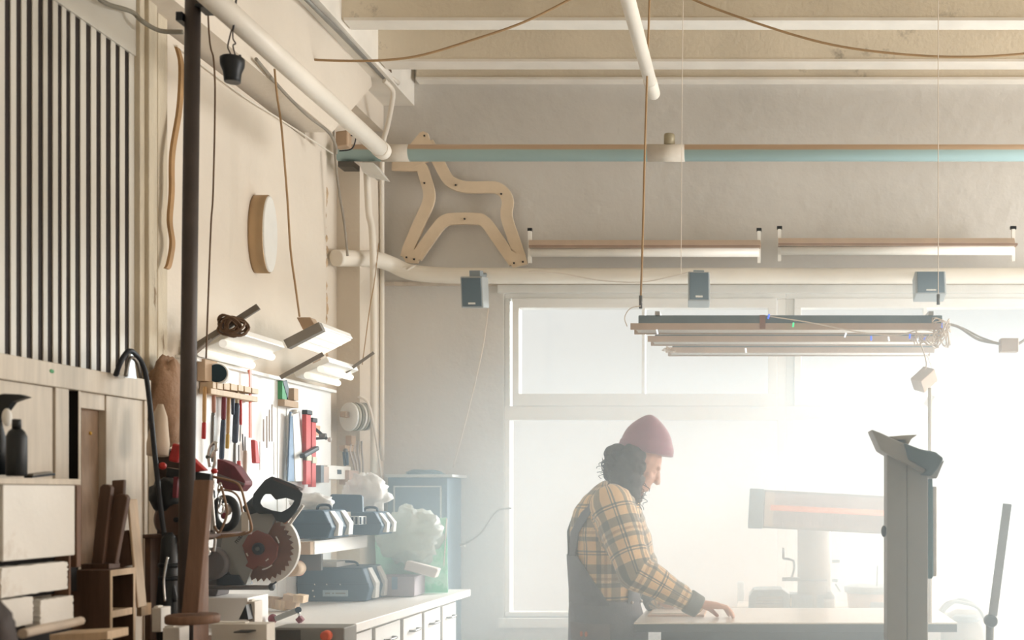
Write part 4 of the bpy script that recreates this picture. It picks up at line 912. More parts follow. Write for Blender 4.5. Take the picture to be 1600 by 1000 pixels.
MB().ball(c+V((.0,-.012,-.008)),(.01,.008,.012),10,8).build('red_button', maroon, t)
# wooden post with round base
t = thing('wooden_post', P(300,970,3.45), 'brown tapered wooden post on a round base before the saws', 'wooden stand')
d = 3.36
MB().prism([P(283,958,d),P(309,958,d),P(328,750,d),P(303,750,d)],(0,.03,0)).build('post', wood_m, t, 0.003)
MB().lathe(P(301,973,d+.02),(0,0,1),[(0,0.072),(0.004,0.074),(0.02,0.074),(0.024,0.07)],36).build('base', wood_m, t)
for i,(x0,y0,x1,y1,d,lab) in enumerate(((237,984,267,950,3.5,'white notched block left of the round wooden base'),(254,1010,296,981,3.42,'white block in front of the round wooden base'),(330,1012,430,975,3.5,'long white block at the bottom before the saw'),(385,1000,410,940,3.92,'white upright plastic stand on the bench before the offcuts'),(213,960,237,944,3.52,'pale offcut under the plywood partition corner'))):
    one('white_plinth', MB().box(P(x0,y1,d),P(x1,y0,d+0.06)).box(P(x0+3,y1-3,d+.02),P(x0+(x1-x0)*.6,y1,d+0.05)), foam if i != 4 else wood_l, lab, 'block', 'white blocks at the bottom left', 0.002)
one('black_wedge', MB().prism([P(373,968,3.88),P(384,945,3.88),P(388,968,3.88)],(0,.05,0)), black, 'black wedge leaning on the white upright stand', 'wedge')
one('black_strip', MB().box(P(365,989,3.45),P(400,984,3.5)), black, 'thin black strip on the long white block', 'strip')

one('backdrop_board', MB().prism([P(231,1020,4.02),P(304,1020,4.02),P(300,735,4.02),P(262,700,4.02),P(236,715,4.02)],(0,.02,0)), M('dark backdrop',(66,48,40),.7,var=.2), 'dark brown backdrop board added behind the old saw and crate', 'board')  # added as a dark backdrop to deepen the clutter
one('loop_cable', MB().tube([P(800,794,6.34),P(782,796,6.34),P(770,806,6.34),P(752,832,6.34),P(730,848,6.34),P(712,852,6.34)],.005), M('grey cable',(150,142,130),.6), 'grey cord looping on the wall between cabinet and window', 'cord')
one('wall_ledge', MB().box(P(700,855,6.36),P(728,850,6.4)), white_p, 'tiny white ledge on the wall right of the corner cabinet', 'ledge')
# ------------------------------------------------------------------ mitre saw
D = 4.28
t = thing('mitre_saw', P(390,930,D), 'grey mitre saw with black handle and bare orange-brown blade on the bench', 'mitre saw')
c = P(407,857,D); s_ = D/FX
nT = 34; prof = []
for k in range(nT):
    a0 = 2*pi*k/nT
    prof += [c+V((cos(a0)*52*s_,0,sin(a0)*52*s_)), c+V((cos(a0+.12)*46.5*s_,0,sin(a0+.12)*46.5*s_))]
MB().prism(prof,(0,0.003,0)).build('blade', blade_m, t)
# fixed upper guard (grey sector) and pale swinging guard
def sector(c, r0, r1, a0, a1, n=24): 
    out = [c+V((cos(a0+(a1-a0)*i/n)*r1,0,sin(a0+(a1-a0)*i/n)*r1)) for i in range(n+1)]
    inn = [c+V((cos(a1-(a1-a0)*i/n)*r0,0,sin(a1-(a1-a0)*i/n)*r0)) for i in range(n+1)]
    return out+inn
MB().prism([q+V((0,-0.012,0)) for q in sector(c,24*s_,60*s_,R(62),R(250))],(0,0.04,0)).build('upper_guard', grey_m, t, 0.002)
MB().prism([q+V((0,0.012,0)) for q in sector(c,46*s_,58*s_,R(-75),R(64))],(0,0.02,0)).build('swing_guard', M('pale guard',(228,226,220),0.4), t, 0.001)
MB().prism([q+V((0,-0.016,0)) for q in (P(381,852,D),P(390,836,D),P(404,828,D),P(424,836,D),P(437,852,D),P(434,872,D),P(421,886,D),P(406,884,D),P(398,890,D),P(386,884,D),P(390,878,D))],(0,0.012,0)).build('arbor_plate', M('rust orange plate',(124,66,48),0.45,var=.2), t, 0.002)
MB().lathe(c+V((0,-.016,0)),(0,-1,0),[(0,9.5*s_),(0.006,9.5*s_),(0.008,7*s_)],24).build('hub', M('hub black',(26,30,36),0.4), t)
MB().lathe(c+V((0,-.024,0)),(0,-1,0),[(0,3.4*s_),(0.005,3*s_)],10).build('arbor_bolt', grey_d, t)
for a0, a1, r in ((-80,-50,33),(15,35,33),(200,215,20),(-60,-45,22)):
    MB().prism([q+V((0,-.0165,0)) for q in sector(c,(r-1)*s_,(r+1)*s_,R(a0),R(a1),8)],(0,-.001,0)).build('slot', white_p, t)
# D handle
ho = [(393,790),(396,772),(408,757),(414,750),(425,744),(438,749),(460,757),(473,771),(469,788),(460,804),(446,817),(432,814),(425,803),(404,803)]
hi = [(407,786),(408,782),(412,775),(415,772),(423,772),(431,781),(447,778),(460,782),(456,789),(451,794),(440,800),(434,799),(424,797),(411,792)]
MB().rings([[P(x,y,D-.028),P(u_,v_,D-.028),P(u_,v_,D+.012),P(x,y,D+.012)] for (x,y),(u_,v_) in zip(ho,hi)], True, False, True).build('handle', black, t, 0.003)
MB().prism([q for q in (P(378,792,D-.015),P(397,774,D-.015),P(404,800,D-.015),P(384,806,D-.015))],(0,.03,0)).build('handle_root', black, t, 0.003)
MB().bar(P(430,748,D-.008),P(470,765,D-.008),0.042,0.010).build('handle_grip', M('grip brown',(70,50,46),0.6), t, 0.003)
MB().bar(P(441,815,D-.012),P(456,798,D-.012),0.03,0.016,(0,1,0)).build('trigger', M('trigger tan',(140,96,66),0.5), t, 0.003)
MB().bar(P(452,820,D+.0),P(474,789,D+.0),0.01,0.012,(0,1,0)).build('lock_lever', white_p, t, 0.002)
# arm, base, rail
MB().prism([P(336,838,D+.03),P(362,826,D+.03),P(386,850,D+.03),P(394,884,D+.03),P(352,898,D+.03),P(338,880,D+.03)],(0,.05,0)).build('arm', M('arm grey',(110,108,104),0.5), t, 0.006)
MB().lathe(P(337,880,D+.0),(0,-1,0),[(-.04,0.06),(0.03,0.06),(0.04,0.05)],32).build('pivot_housing', M('pivot grey',(104,98,98),0.5), t)
MB().lathe(P(326,862,D-.04),(0,-1,0),[(0,0.018),(.02,0.02),(.03,.012)],20).build('chrome_knob', chrome, t)
MB().prism([P(338,904,D-.02),P(345,898,D-.02),P(372,898,D-.02),P(382,915,D-.02),P(338,915,D-.02)],(0,.08,0)).build('fence', M('navy fence',(48,56,68),0.5), t, 0.003)
MB().cyl(P(320,918,D-.03),P(424,918,D-.03),0.009,n=14).build('rail', M('rail grey',(100,94,92),0.4,metal=.4), t)
MB().lathe(P(421,917,D-.03),(1,0,0),[(0,0.01),(.004,.014),(.014,.014),(.018,.008)],16).build('rail_knob', black, t)
MB().bar(P(424,915,D-.03),P(432,909,D-.03),0.006,0.006).build('knob_lever', black, t)
MB().prism([P(310,930,D),P(316,900,D),P(345,905,D),P(338,932,D)],(0,.1,0)).build('foot', M('pivot grey',(104,98,98),0.5), t, 0.004)
text('makita', t, mark_k, P(370,850,D-.0135), (0.62,0,0.78), (-0.78,0,0.62), 0.026)
one('saw_plinth', MB().box((P(306,0,D).x,D-.06,ZT),(P(398,0,D).x,D+.12,P(0,932,D).z)), white_w, 'white plinth box carrying the mitre saw on the bench', 'plinth', bevel=0.003)

# ------------------------------------------------------------------ work table
ZW = 0.90; ta, tb = 4.39, 4.95
tx0, tx1 = P(990,0,ta).x, P(1496,0,ta).x
t = thing('work_table', ((tx0+tx1)/2,(ta+tb)/2,0), 'white topped work table with dark edge before the window', 'table')
dk = M('dark table edge', (70,84,94), 0.6, var=.15)
MB().box((tx0,ta,ZW-0.006),(tx1,tb,ZW)).build('top', M('white laminate',(240,240,236),0.22,var=.02,spec=.7), t, 0.002)
MB().box((tx0+.001,ta+.001,ZW-0.036),(tx1-.001,tb-.001,ZW-.0065)).build('edge_board', dk, t, 0.002)
MB().box((tx0+0.14,ta+0.04,ZW-0.11),(tx1-0.2,ta+0.06,ZW-.037)).build('apron', dk, t)
MB().box((tx0+0.14,tb-0.06,ZW-0.11),(tx1-0.2,tb-.04,ZW-.037)).build('apron', dk, t)
for x in (tx0+0.1, tx1-0.2):
    for y in (ta+.05, tb-.09): MB().box((x,y,0),(x+.04,y+.04,ZW-.037)).build('leg', dk, t)
one('plywood_sheet', MB().box((P(1012,0,4.6).x,4.6,ZW),(P(1100,0,4.6).x,4.85,ZW+.008)), M('rosy ply',(222,200,186),0.6), 'thin plywood sheet lying on the table under the arm', 'board')
one('paper_sheet', MB().box((P(1016,0,4.6).x,4.62,ZW+.008),(P(1085,0,4.6).x,4.83,ZW+.012)), white_p, 'white sheet lying on the thin plywood sheet', 'paper')

# ------------------------------------------------------------------ person
def baked(mb, mat_, name, parent, voxel, smooth=4, lift=None, attr=None):
    o0 = V(root_of(parent)['_o']) if parent else PO
    me = bpy.data.meshes.new('tmp'); me.from_pydata([tuple(v-o0) for v in mb.v], [], mb.f); me.update()
    ob = bpy.data.objects.new('tmp', me); C.objects.link(ob)
    r = ob.modifiers.new('r','REMESH'); r.mode = 'VOXEL'; r.voxel_size = voxel
    if smooth: sm = ob.modifiers.new('s','SMOOTH'); sm.iterations = smooth; sm.factor = 0.5
    dg = bpy.context.evaluated_depsgraph_get(); m2 = bpy.data.meshes.new_from_object(ob.evaluated_get(dg))
    bpy.data.objects.remove(ob); m2.name = name
    if lift:
        nrm = [v.normal.copy() for v in m2.vertices]
        for v, n_ in zip(m2.vertices, nrm): v.co += n_*lift(v.co + o0)
    if attr:
        a = m2.attributes.new('plaid','FLOAT_VECTOR','POINT')
        flat = []
        for v in m2.vertices: flat += list(attr(v.co + o0))
        a.data.foreach_set('vector', flat)
    m2.polygons.foreach_set('use_smooth', [True]*len(m2.polygons)); m2.materials.clear(); m2.materials.append(mat_)
    o = bpy.data.objects.new(name, m2); C.objects.link(o)
    if parent: o.parent = parent
    else: o.location = o0; o['_o'] = tuple(o0)
    return o
def capsule(mb, p0, r0, p1, r1, n=16):
    p0, p1 = V(p0), V(p1); L_ = (p1-p0).length
    pr = [(-r0*cos(a), r0*sin(a)) for a in (0.05,.4,.8,1.2)] + [(0,r0),(L_,r1)] + [(L_+r1*sin(a), r1*cos(a)) for a in (.4,.8,1.2,1.52)]
    return mb.lathe(p0, p1-p0 if L_ > 1e-6 else V((0,0,1)), pr, n)
def chain(mb, pts):
    for (a, ra), (b, rb_) in zip(pts, pts[1:]): capsule(mb, a, ra, b, rb_)
    return mb
DP = 4.74
YAW = R(16); FW = V((cos(YAW), sin(YAW), 0)); RT = V((sin(YAW), -cos(YAW), 0))
ST = [(1010,951,.140,.175),(985,950,.140,.178),(955,946,.130,.172),(930,944,.120,.165),(880,942,.122,.17),(830,943,.132,.185),(800,948,.128,.195),(778,955,.105,.185),(762,962,.075,.13),(748,971,.055,.065),(738,976,.05,.055)]
def station(y):
    for a, b in zip(ST, ST[1:]):
        if b[0] <= y <= a[0]:
            k = (y-a[0])/(b[0]-a[0]); return [a[i]+(b[i]-a[i])*k for i in range(1,4)]
    return list(ST[0][1:]) if y > 1000 else list(ST[-1][1:])
def torso(y, ang, off=0.0):
    cx, hx, hy = station(y)
    return P(cx, y, DP) + FW*(hx+off)*cos(ang) + RT*(hy+off)*sin(ang)
PO = V((P(950,0,DP).x, DP, 0))
SH_R, EL_R, WR_R = P(957,790,4.56), P(993,893,4.48), P(1084,944,4.53)
SH_L, EL_L, WR_L = P(968,790,4.92), P(1002,885,4.98), P(1022,938,4.84)
skin = M('skin', (214,172,152), 0.55, var=.06, scale=20)
# --- body: one continuous surface
u = V((0.46,0.10,0.88)).normalized(); f = V((0.86,0.2,-0.47)); f = (f-u*f.dot(u)).normalized(); sd_ = u.cross(f)    # head frame (up, forward, left)
HC = P(996,727,4.72)
b = MB()
b.rings([[torso(y,2*pi*j/20,-.03) for j in range(20)] for y in (1000,955,930,880,830,800,778)], True)
chain(b, [(P(968,765,4.74),.06),(P(982,748,4.73),.055),(HC-f*.02-u*.05,.055)])
def hpt(a, c_, e): return HC + f*a + sd_*c_ + u*e
def ell(mb, c_, ra, rb2, rc, n=16):
    rs_ = []
    for i in range(11):
        th = pi*i/10; s2 = max(sin(th),1e-3)
        rs_.append([c_ + f*ra*s2*cos(2*pi*j/n) + sd_*rb2*s2*sin(2*pi*j/n) - u*rc*cos(th) for j in range(n)])
    return mb.rings(rs_, True)
ell(b, hpt(-.008,0,.03), .096, .076, .092)           # skull
ell(b, hpt(.030,0,-.035), .060, .058, .080)          # face
capsule(b, hpt(.035,0,-.095), .030, hpt(.055,0,-.098), .022)   # chin
capsule(b, hpt(.078,0,.022), .014, hpt(.105,0,-.022), .0135)   # nose
capsule(b, hpt(.100,.010,-.022), .009, hpt(.100,-.010,-.022), .009)
capsule(b, hpt(.078,.03,.028), .012, hpt(.078,-.03,.028), .012)  # brow
capsule(b, hpt(.082,.018,-.058), .0085, hpt(.082,-.018,-.058), .0085)  # lips
capsule(b, hpt(.080,.016,-.071), .0085, hpt(.080,-.016,-.071), .0085)
for k in (1,-1):
    capsule(b, hpt(.052,.036*k,-.02), .024, hpt(.045,.038*k,-.04), .022)   # cheek
    capsule(b, hpt(.066,.032*k,.008), .012, hpt(.067,.030*k,.008), .012)   # eye lid
    capsule(b, hpt(-.012,.076*k,.012), .014, hpt(-.008,.077*k,-.022), .010)   # ear
for S_, E_, W_ in ((SH_R,EL_R,WR_R),(SH_L,EL_L,WR_L)): chain(b, [(S_,.055),((S_+E_)/2,.048),(E_,.042),((E_*2+W_)/3,.042),(W_,.027)])
def hand(mb, wr, tx, tz, dirx, sp, thumb_sign):
    # palm then five fingers curling down to the table
    k0 = wr + dirx*0.085 + V((0,0,-0.004))
    side = V((0,0,1)).cross(dirx).normalized()
    for q in (-.026,-.009,.009,.026):
        capsule(mb, wr+side*q*.7+dirx*.015, .016, k0+side*q*1.1, .0125)
    lens = (.030,.034,.033,.026)
    for i, q in enumerate((-.031,-.0105,.0105,.031)):
        a0 = k0+side*q; l = lens[i]
        a1 = a0 + dirx*l + V((0,0,-.004)); a2 = a1 + dirx*l*.55 + V((0,0,-.020)); a3 = V((a2.x,a2.y,tz+.0075)) + dirx*.008
        chain(mb, [(a0,.0095),(a1,.0088),(a2,.0082),(a3,.0072)])
    th0 = wr + side*thumb_sign*.022 + dirx*.025 - V((0,0,.008)); th1 = th0 + dirx*.032 + side*thumb_sign*.018 - V((0,0,.014)); th2 = V((th1.x,th1.y,tz+.009)) + dirx*.03 - side*thumb_sign*.002
    chain(mb, [(th0,.0135),(th1,.0105),(th2,.008)])
hd = V((.94,.18,-.06)).normalized()
hand(b, WR_R+V((.012,.0,.002)), 0, ZW, hd, 0, 1)
hand(b, WR_L+V((.012,-.0,.004)), 0, ZW+.012, V((.9,-.3,0)).normalized(), 0, -1)
HR, HL = P(950,985,DP)+RT*.09, P(950,985,DP)-RT*.09
for H_, k in ((HR,1),(HL,-1)):
    kn = V((H_.x+.02,H_.y,.48)); an = V((H_.x-.01,H_.y,.09))
    chain(b, [(H_,.085),(kn,.055),(an,.04),(an+FW*.12-V((0,0,.05)),.035)])
person = baked(b, skin, 'person', None, 0.0042, 3)
tag(person, 'person in a dusty pink beanie, plaid shirt and overalls bending over the white table', 'person')
# --- plaid shirt
plaid = bpy.data.materials.new('plaid flannel'); plaid.use_nodes = True; nt = plaid.node_tree; L = nt.links.new
at = nt.nodes.new('ShaderNodeAttribute'); at.attribute_name = 'plaid'; sp = nt.nodes.new('ShaderNodeSeparateXYZ'); L(at.outputs['Vector'], sp.inputs[0])
def stripes(sock, period, phase):
    m1 = nt.nodes.new('ShaderNodeMath'); m1.operation = 'MULTIPLY_ADD'; m1.inputs[1].default_value = 1/period; m1.inputs[2].default_value = phase; L(sock, m1.inputs[0])
    m2 = nt.nodes.new('ShaderNodeMath'); m2.operation = 'FRACT'; L(m1.outputs[0], m2.inputs[0])
    r = nt.nodes.new('ShaderNodeValToRGB'); r.color_ramp.interpolation = 'CONSTANT'
    els = [(0,(.98,.9,.78)),(.20,(.30,.36,.42)),(.24,(.98,.9,.78)),(.27,(.30,.36,.42)),(.30,(.98,.9,.78)),(.50,(.38,.44,.48)),(.70,(.95,.93,.9)),(.78,(.66,.6,.54)),(.84,(.95,.93,.9)),(.90,(.40,.46,.50))]
    cr = r.color_ramp
    while len(cr.elements) > 1: cr.elements.remove(cr.elements[-1])
    cr.elements[0].position = 0; cr.elements[0].color = els[0][1]+(1,)
    for p_, c_ in els[1:]: e_ = cr.elements.new(p_); e_.color = c_+(1,)
    L(m2.outputs[0], r.inputs[0]); return r.outputs[0]
s1 = stripes(sp.outputs[0], .185, .1); s2 = stripes(sp.outputs[1], .185, .35)
mx = nt.nodes.new('ShaderNodeMix'); mx.data_type = 'RGBA'; mx.blend_type = 'MULTIPLY'; mx.inputs[0].default_value = 1.0; L(s1, mx.inputs[6]); L(s2, mx.inputs[7])
mt = nt.nodes.new('ShaderNodeMix'); mt.data_type = 'RGBA'; mt.blend_type = 'MULTIPLY'; mt.inputs[0].default_value = 1.0; L(mx.outputs[2], mt.inputs[6]); mt.inputs[7].default_value = rgb((244,230,208))
bs = nt.nodes['Principled BSDF']; L(mt.outputs[2], bs.inputs['Base Color']); bs.inputs['Roughness'].default_value = .9; bs.inputs['Sheen Weight'].default_value = .4
sh = MB()
sh.rings([[torso(y,2*pi*j/28,.008) for j in range(28)] for y in (952,930,905,880,850,830,812,800,788,778,768,758,750)], True)
arms = [[(SH_R,.088),(SH_R*.6+EL_R*.4,.084),(EL_R,.074)],[(EL_R,.074),(EL_R*.6+WR_R*.4,.062),(EL_R*.12+WR_R*.88,.046),(WR_R,.041)],[(SH_L,.088),(EL_L,.074)],[(EL_L,.074),(WR_L,.042)]]
for a in arms: chain(sh, a)
segs = [(SH_R,EL_R,0),(EL_R,WR_R,.29),(SH_L,EL_L,.02),(EL_L,WR_L,.31)]
def plaid_uv(p):
    best = None
    for i, (a, b_, o_) in enumerate(segs):
        d_ = b_-a; k = max(0,min(1,(p-a).dot(d_)/d_.length_squared)); q = a+d_*k; r_ = (p-q).length
        if best is None or r_ < best[0]: best = (r_, i, k*d_.length+o_, p-q, d_.normalized())
    if best[0] < .098 and not (best[1] in (0,2) and best[0] > .09 and (p-PO).length < 0):
        n_ = best[4]; a = n_.orthogonal().normalized() if False else (V((0,-1,0)) - n_*V((0,-1,0)).dot(n_)).normalized(); b_ = n_.cross(a)
        return V((best[2], math.atan2(best[3].dot(b_),best[3].dot(a))*.085, 0))
    q = p - P(945,850,DP); return V((-q.z, math.atan2(q.dot(RT),q.dot(FW))*.16, 0))
def wrinkle(p):
    q = V((p.x*9,p.y*7,p.z*11)); return .007*noise.noise(q) + .0045*noise.noise(q*2.6) + .004*abs(noise.noise(V((p.x*16,p.y*5,p.z*26))))
shirt = baked(sh, plaid, 'shirt', person, .0075, 6, wrinkle, plaid_uv)
for W_, E_ in ((WR_R,EL_R),(WR_L,EL_L)):
    n_ = (W_-E_).normalized(); MB().lathe(W_-n_*.03, n_, [(0,.046),(.004,.0485),(.05,.046),(.056,.043)], 24).build('cuff', M('dark cuff',(120,130,132),.9), shirt)
MB().tube([P(962,762,4.62),P(978,774,4.60),P(992,783,4.64),P(996,782,4.74),P(985,765,4.84)],.014,n=10).build('collar', M('collar cloth',(176,166,148),.9), shirt)
# --- overalls
denim = M('grey denim', (112,122,138), .85, var=.1, scale=30, bump=.3, bscale=120, sheen=.2)
ov = MB()
ov.rings([[torso(y,2*pi*j/28,.022) for j in range(28)] for y in (1010,985,955,935)], True)
for H_ in (HR, HL):
    kn = V((H_.x+.02,H_.y,.48)); an = V((H_.x-.01,H_.y,.10)); chain(ov, [(H_+V((0,0,.0)),.112),(kn,.088),(an,.078)])
over = baked(ov, denim, 'overalls', person, .011, 5, lambda p: .006*noise.noise(V((p.x*10,p.y*8,p.z*9))))
def patch(name, rows, mat_, par, off=.024, th=.004):
    m = MB(); vs, fs = [], []; n = 10
    for y, a0, a1 in rows:
        for j in range(n+1): vs.append(torso(y, a0+(a1-a0)*j/n, off))
    for i in range(len(rows)-1):
        for j in range(n): q = i*(n+1)+j; fs.append((q,q+1,q+n+2,q+n+1))
    m.add(vs, fs, True); o = m.build(name, mat_, par); sd2 = o.modifiers.new('t','SOLIDIFY'); sd2.thickness = th; sd2.offset = 0; return o
patch('back_panel', [(940,pi/2+.05,pi*1.5-.05),(920,pi/2+.25,pi*1.5-.25),(900,pi/2+.5,pi*1.5-.5),(880,pi/2+.75,pi*1.5-.75),(866,pi/2+.95,pi*1.5-.95)], denim, over, .021)
patch('strap', [(868,pi-.5,pi-.1),(830,pi-.66,pi-.32),(800,pi-.9,pi-.6),(782,pi-1.1,pi-.8),(768,pi-1.4,pi-1.1)], denim, over, .016)
patch('strap', [(868,pi+.1,pi+.5),(830,pi+.32,pi+.66),(800,pi+.6,pi+.9),(782,pi+.8,pi+1.1),(768,pi+1.1,pi+1.4)], denim, over, .016)
patch('front_bib', [(940,-1.1,1.1),(915,-.95,.95),(880,-.8,.8),(850,-.7,.7)], denim, over, .021)
patch('hip_pocket', [(1004,1.75,2.7),(985,1.7,2.75),(966,1.68,2.8)], M('pocket denim',(122,124,134),.85), over, .030, .006)
for x, y in ((978,937),(981,938)): MB().ball(torso(y,.95,.028) if x == 978 else torso(y,.4,.028), .007, 10, 6).build('button', alu, over)
for k, a_ in enumerate((2.25,2.38)): MB().ball(torso(982,a_,.036), (.006,.004,.011), 8, 6).build('stitch_mark', M('orange stitch',(196,120,96),.7), over)
for H_ in (HR, HL):
    a = V((H_.x-.01,H_.y,0)); MB().obox(a+FW*.06+V((0,0,.012)), FW*.15, RT*.05, V((0,0,.012))).ball(a+FW*.1+V((0,0,.045)),(.1,.05,.042),16,8).ball(a+V((0,0,.07)),(.055,.05,.06),14,8).build('boot', wood_d, person)
# --- beanie
bean = M('dusty pink knit', (158,114,130), .9, var=.08, scale=30, sheen=.5)
b0 = P(1009,708,4.72); b1 = P(1017,648,4.72); ax_ = (b1-b0); un = ax_.normalized()
tilt = R(9); side_f = V((1,.2,-.165)).normalized(); side_f = side_f; side_s = V((-.2,1,0)).normalized()
rs_ = []
for k_, rf, rsd in ((0,.107,.088),(.02,.112,.093),(.14,.112,.094),(.25,.109,.092),(.27,.105,.089),(.42,.098,.085),(.58,.086,.076),(.72,.068,.063),(.84,.048,.046),(.93,.029,.030),(.98,.015,.016),(1.0,.003,.003)):
    row = []
    for j in range(72):
        a = 2*pi*j/72; w_ = 1 + (.014 if j % 2 else -.006)*(1 if k_ < .95 else .3)
        row.append(b0 + ax_*k_ + (side_f*rf*cos(a) + side_s*rsd*sin(a))*w_)
    rs_.append(row)
MB().rings(rs_, True).build('beanie', bean, person)
# --- hair and beard
hair_m = M('dark hair', (62,56,54), .7, var=.2, scale=40)
h = MB()
for x, y, d, r in ((990,712,4.65,.052),(972,715,4.68,.058),(962,712,4.73,.05),(966,728,4.66,.056),(978,735,4.63,.058),(990,730,4.62,.048),(975,752,4.64,.054),(986,765,4.635,.044),(984,750,4.62,.048),(970,720,4.8,.06),(985,740,4.82,.055),(960,735,4.72,.05),(992,778,4.64,.03),(996,748,4.645,.032),(958,708,4.7,.034)):
    h.ball(P(x,y,d), r, 12, 8)
hair = baked(h, hair_m, 'hair', person, .009, 3, lambda p: .010*noise.noise(p*28)+.006*noise.noise(p*60))
random.seed(17); cl = MB()
for k in range(150):
    a = random.choice(((955,706),(950,716),(952,728),(962,742),(972,758),(982,775),(990,785),(998,770),(1000,750),(996,735),(968,700)))
    x, y = a[0]+random.uniform(-6,6), a[1]+random.uniform(-7,7); d = 4.66+random.uniform(-.06,.12); q = P(x,y,d); ph = random.uniform(0,6.28); rr = random.uniform(.008,.016)
    dr_ = V((random.uniform(-.6,.5), random.uniform(-.4,.4), -1)).normalized()
    cl.tube([q + dr_*.011*i + V((rr*cos(ph+i*1.5),rr*sin(ph+i*1.5)*.6,rr*.4*sin(ph+i))) for i in range(6)], .0016, n=4, sub=3)
cl.build('curls', hair_m, hair, kind='stuff')
bd = MB()
for k in range(110):
    c_ = hpt(random.uniform(.0,.07), random.choice((-1,1))*random.uniform(.01,.058), random.uniform(-.115,-.055)); ph = random.uniform(0,6.28)
    bd.tube([c_ + (f*.3-u)*.008*i + V((.005*cos(ph+i*1.7),.005*sin(ph+i*1.7),0)) for i in range(5)], .0016, n=4, sub=3)
bd.build('beard', M('ginger beard',(150,104,78),.7), person, kind='stuff')

# ------------------------------------------------------------------ behind the table and at the right
one('back_bench', MB().box((P(1150,0,5.5).x,5.45,.79),(1.6,5.98,.83)).box((P(1165,0,5.5).x,5.5,0),(P(1180,0,5.5).x,5.55,.79)).box((1.5,5.5,0),(1.55,5.55,.79)), white_p, 'pale bench under the window behind the work table', 'bench')
zb = .83
def PB(x, y, d=5.6): return P(x, y, d)
pale = M('pale grey machine', (196,200,202), .5, var=.04); pale_b = M('pale blue machine', (150,168,180), .5, var=.05)
DM = 5.6
t = thing('machine_column', (P(1272,0,DM).x,DM,zb), 'pale grey machine column with cranks standing behind the table', 'machine')
MB().cyl(V((P(1272,0,DM).x,DM,zb)), P(1272,790,DM), 26*DM/FX, n=36).build('column', pale, t)
MB().box((P(1234,0,DM).x,DM-.08,zb),(P(1290,0,DM).x,DM+.08,P(0,927,DM).z)).build('base', pale_b, t, 0.004)
MB().box(P(1238,908,DM-.09),P(1290,903,DM+.02)).build('collar', pale_b, t)
MB().tube([P(1224,856,DM-.1),P(1224,873,DM-.1)],0.006,sub=1).build('crank_grip', pale_b, t)
MB().tube([P(1224,873,DM-.1),P(1240,876,DM-.1),P(1240,893,DM-.1),P(1235,905,DM-.1)],0.006,sub=2).build('crank_arm', pale_b, t)
MB().bar(P(1222,905,DM-.1),P(1250,905,DM-.1),.02,.018).build('lever', pale_b, t, .002)
MB().bar(P(1300,877,DM),P(1312,877,DM),.016,.016).build('clamp_screw', pale_b, t, .002)
MB().bar(P(1300,907,DM),P(1309,907,DM),.016,.016).build('clamp_screw', pale_b, t, .002)
MB().bar(P(1305,912,DM),P(1313,925,DM),.01,.008).build('small_lever', pale_b, t)
MB().box((P(1234,0,DM).x,DM-.085,P(0,945,DM).z),(P(1236,0,DM).x,DM-.08,P(0,932,DM).z)).build('indicator', white_p, t)
t = thing('drawer_case', (P(1197,0,5.6).x,5.6,zb), 'small pale case with blue lid left of the machine column', 'case')
MB().box((P(1170,0,5.6).x,5.52,zb),(P(1224,0,5.6).x,5.72,P(0,927,5.6).z)).build('body', pale, t, .003)
MB().prism([P(1169,951,5.51),P(1172,930,5.51),P(1178,922,5.51),P(1222,921,5.51),P(1234,929,5.51),P(1234,951,5.51),P(1224,951,5.51),P(1222,932,5.51),P(1182,932,5.51),P(1179,951,5.51)],(0,.2,0)).build('lid', pale_b, t, .002)
for y in (937,942): MB().box(P(1180,y,5.505),P(1222,y+1.5,5.51)).build('groove', pale_b, t)
t = thing('pump_bottle', (P(1295,0,5.5).x,5.5,zb), 'small bottle with blue cap right of the machine column', 'bottle')
o = V((P(1295,0,5.52).x,5.48,zb)); s_ = 5.5/FX
MB().lathe(o,(0,0,1),[(0,8*s_),(20*s_,9*s_)],20).build('body', pale, t)
MB().lathe(o+V((0,0,20*s_)),(0,0,1),[(0,9*s_),(5*s_,8*s_),(9*s_,4*s_),(11*s_,4*s_)],20).build('cap', pale_b, t)
t = thing('paint_tub', (P(1360,0,5.65).x,5.65,zb), 'wide pale pink tub with a blue lid behind the grey column', 'tub')
o = V((P(1362,0,5.65).x,5.67,zb)); s_ = 5.65/FX
MB().lathe(o,(0,0,1),[(0,36*s_),(24*s_,39*s_)],36).build('body', M('pale pink plastic',(226,206,198),.5), t)
MB().lathe(o+V((0,0,24*s_)),(0,0,1),[(0,42*s_),(9*s_,43*s_),(10*s_,40*s_)],36).build('lid', pale_b, t)
MB().box(P(1360,952,5.52),P(1386,941,5.53)).build('sticker', pale_b, t)
one('thin_stick', MB().cyl(P(1370,917,5.65),P(1371,884,5.65),.004,n=8), grey_d, 'thin stick standing on the blue tub lid', 'stick')
one('sill_board', MB().box((P(1152,0,6.25).x,6.28,.73),(P(1162,0,6.25).x,6.36,P(0,910,6.3).z)), pale, 'pale narrow board standing on the window sill', 'board')
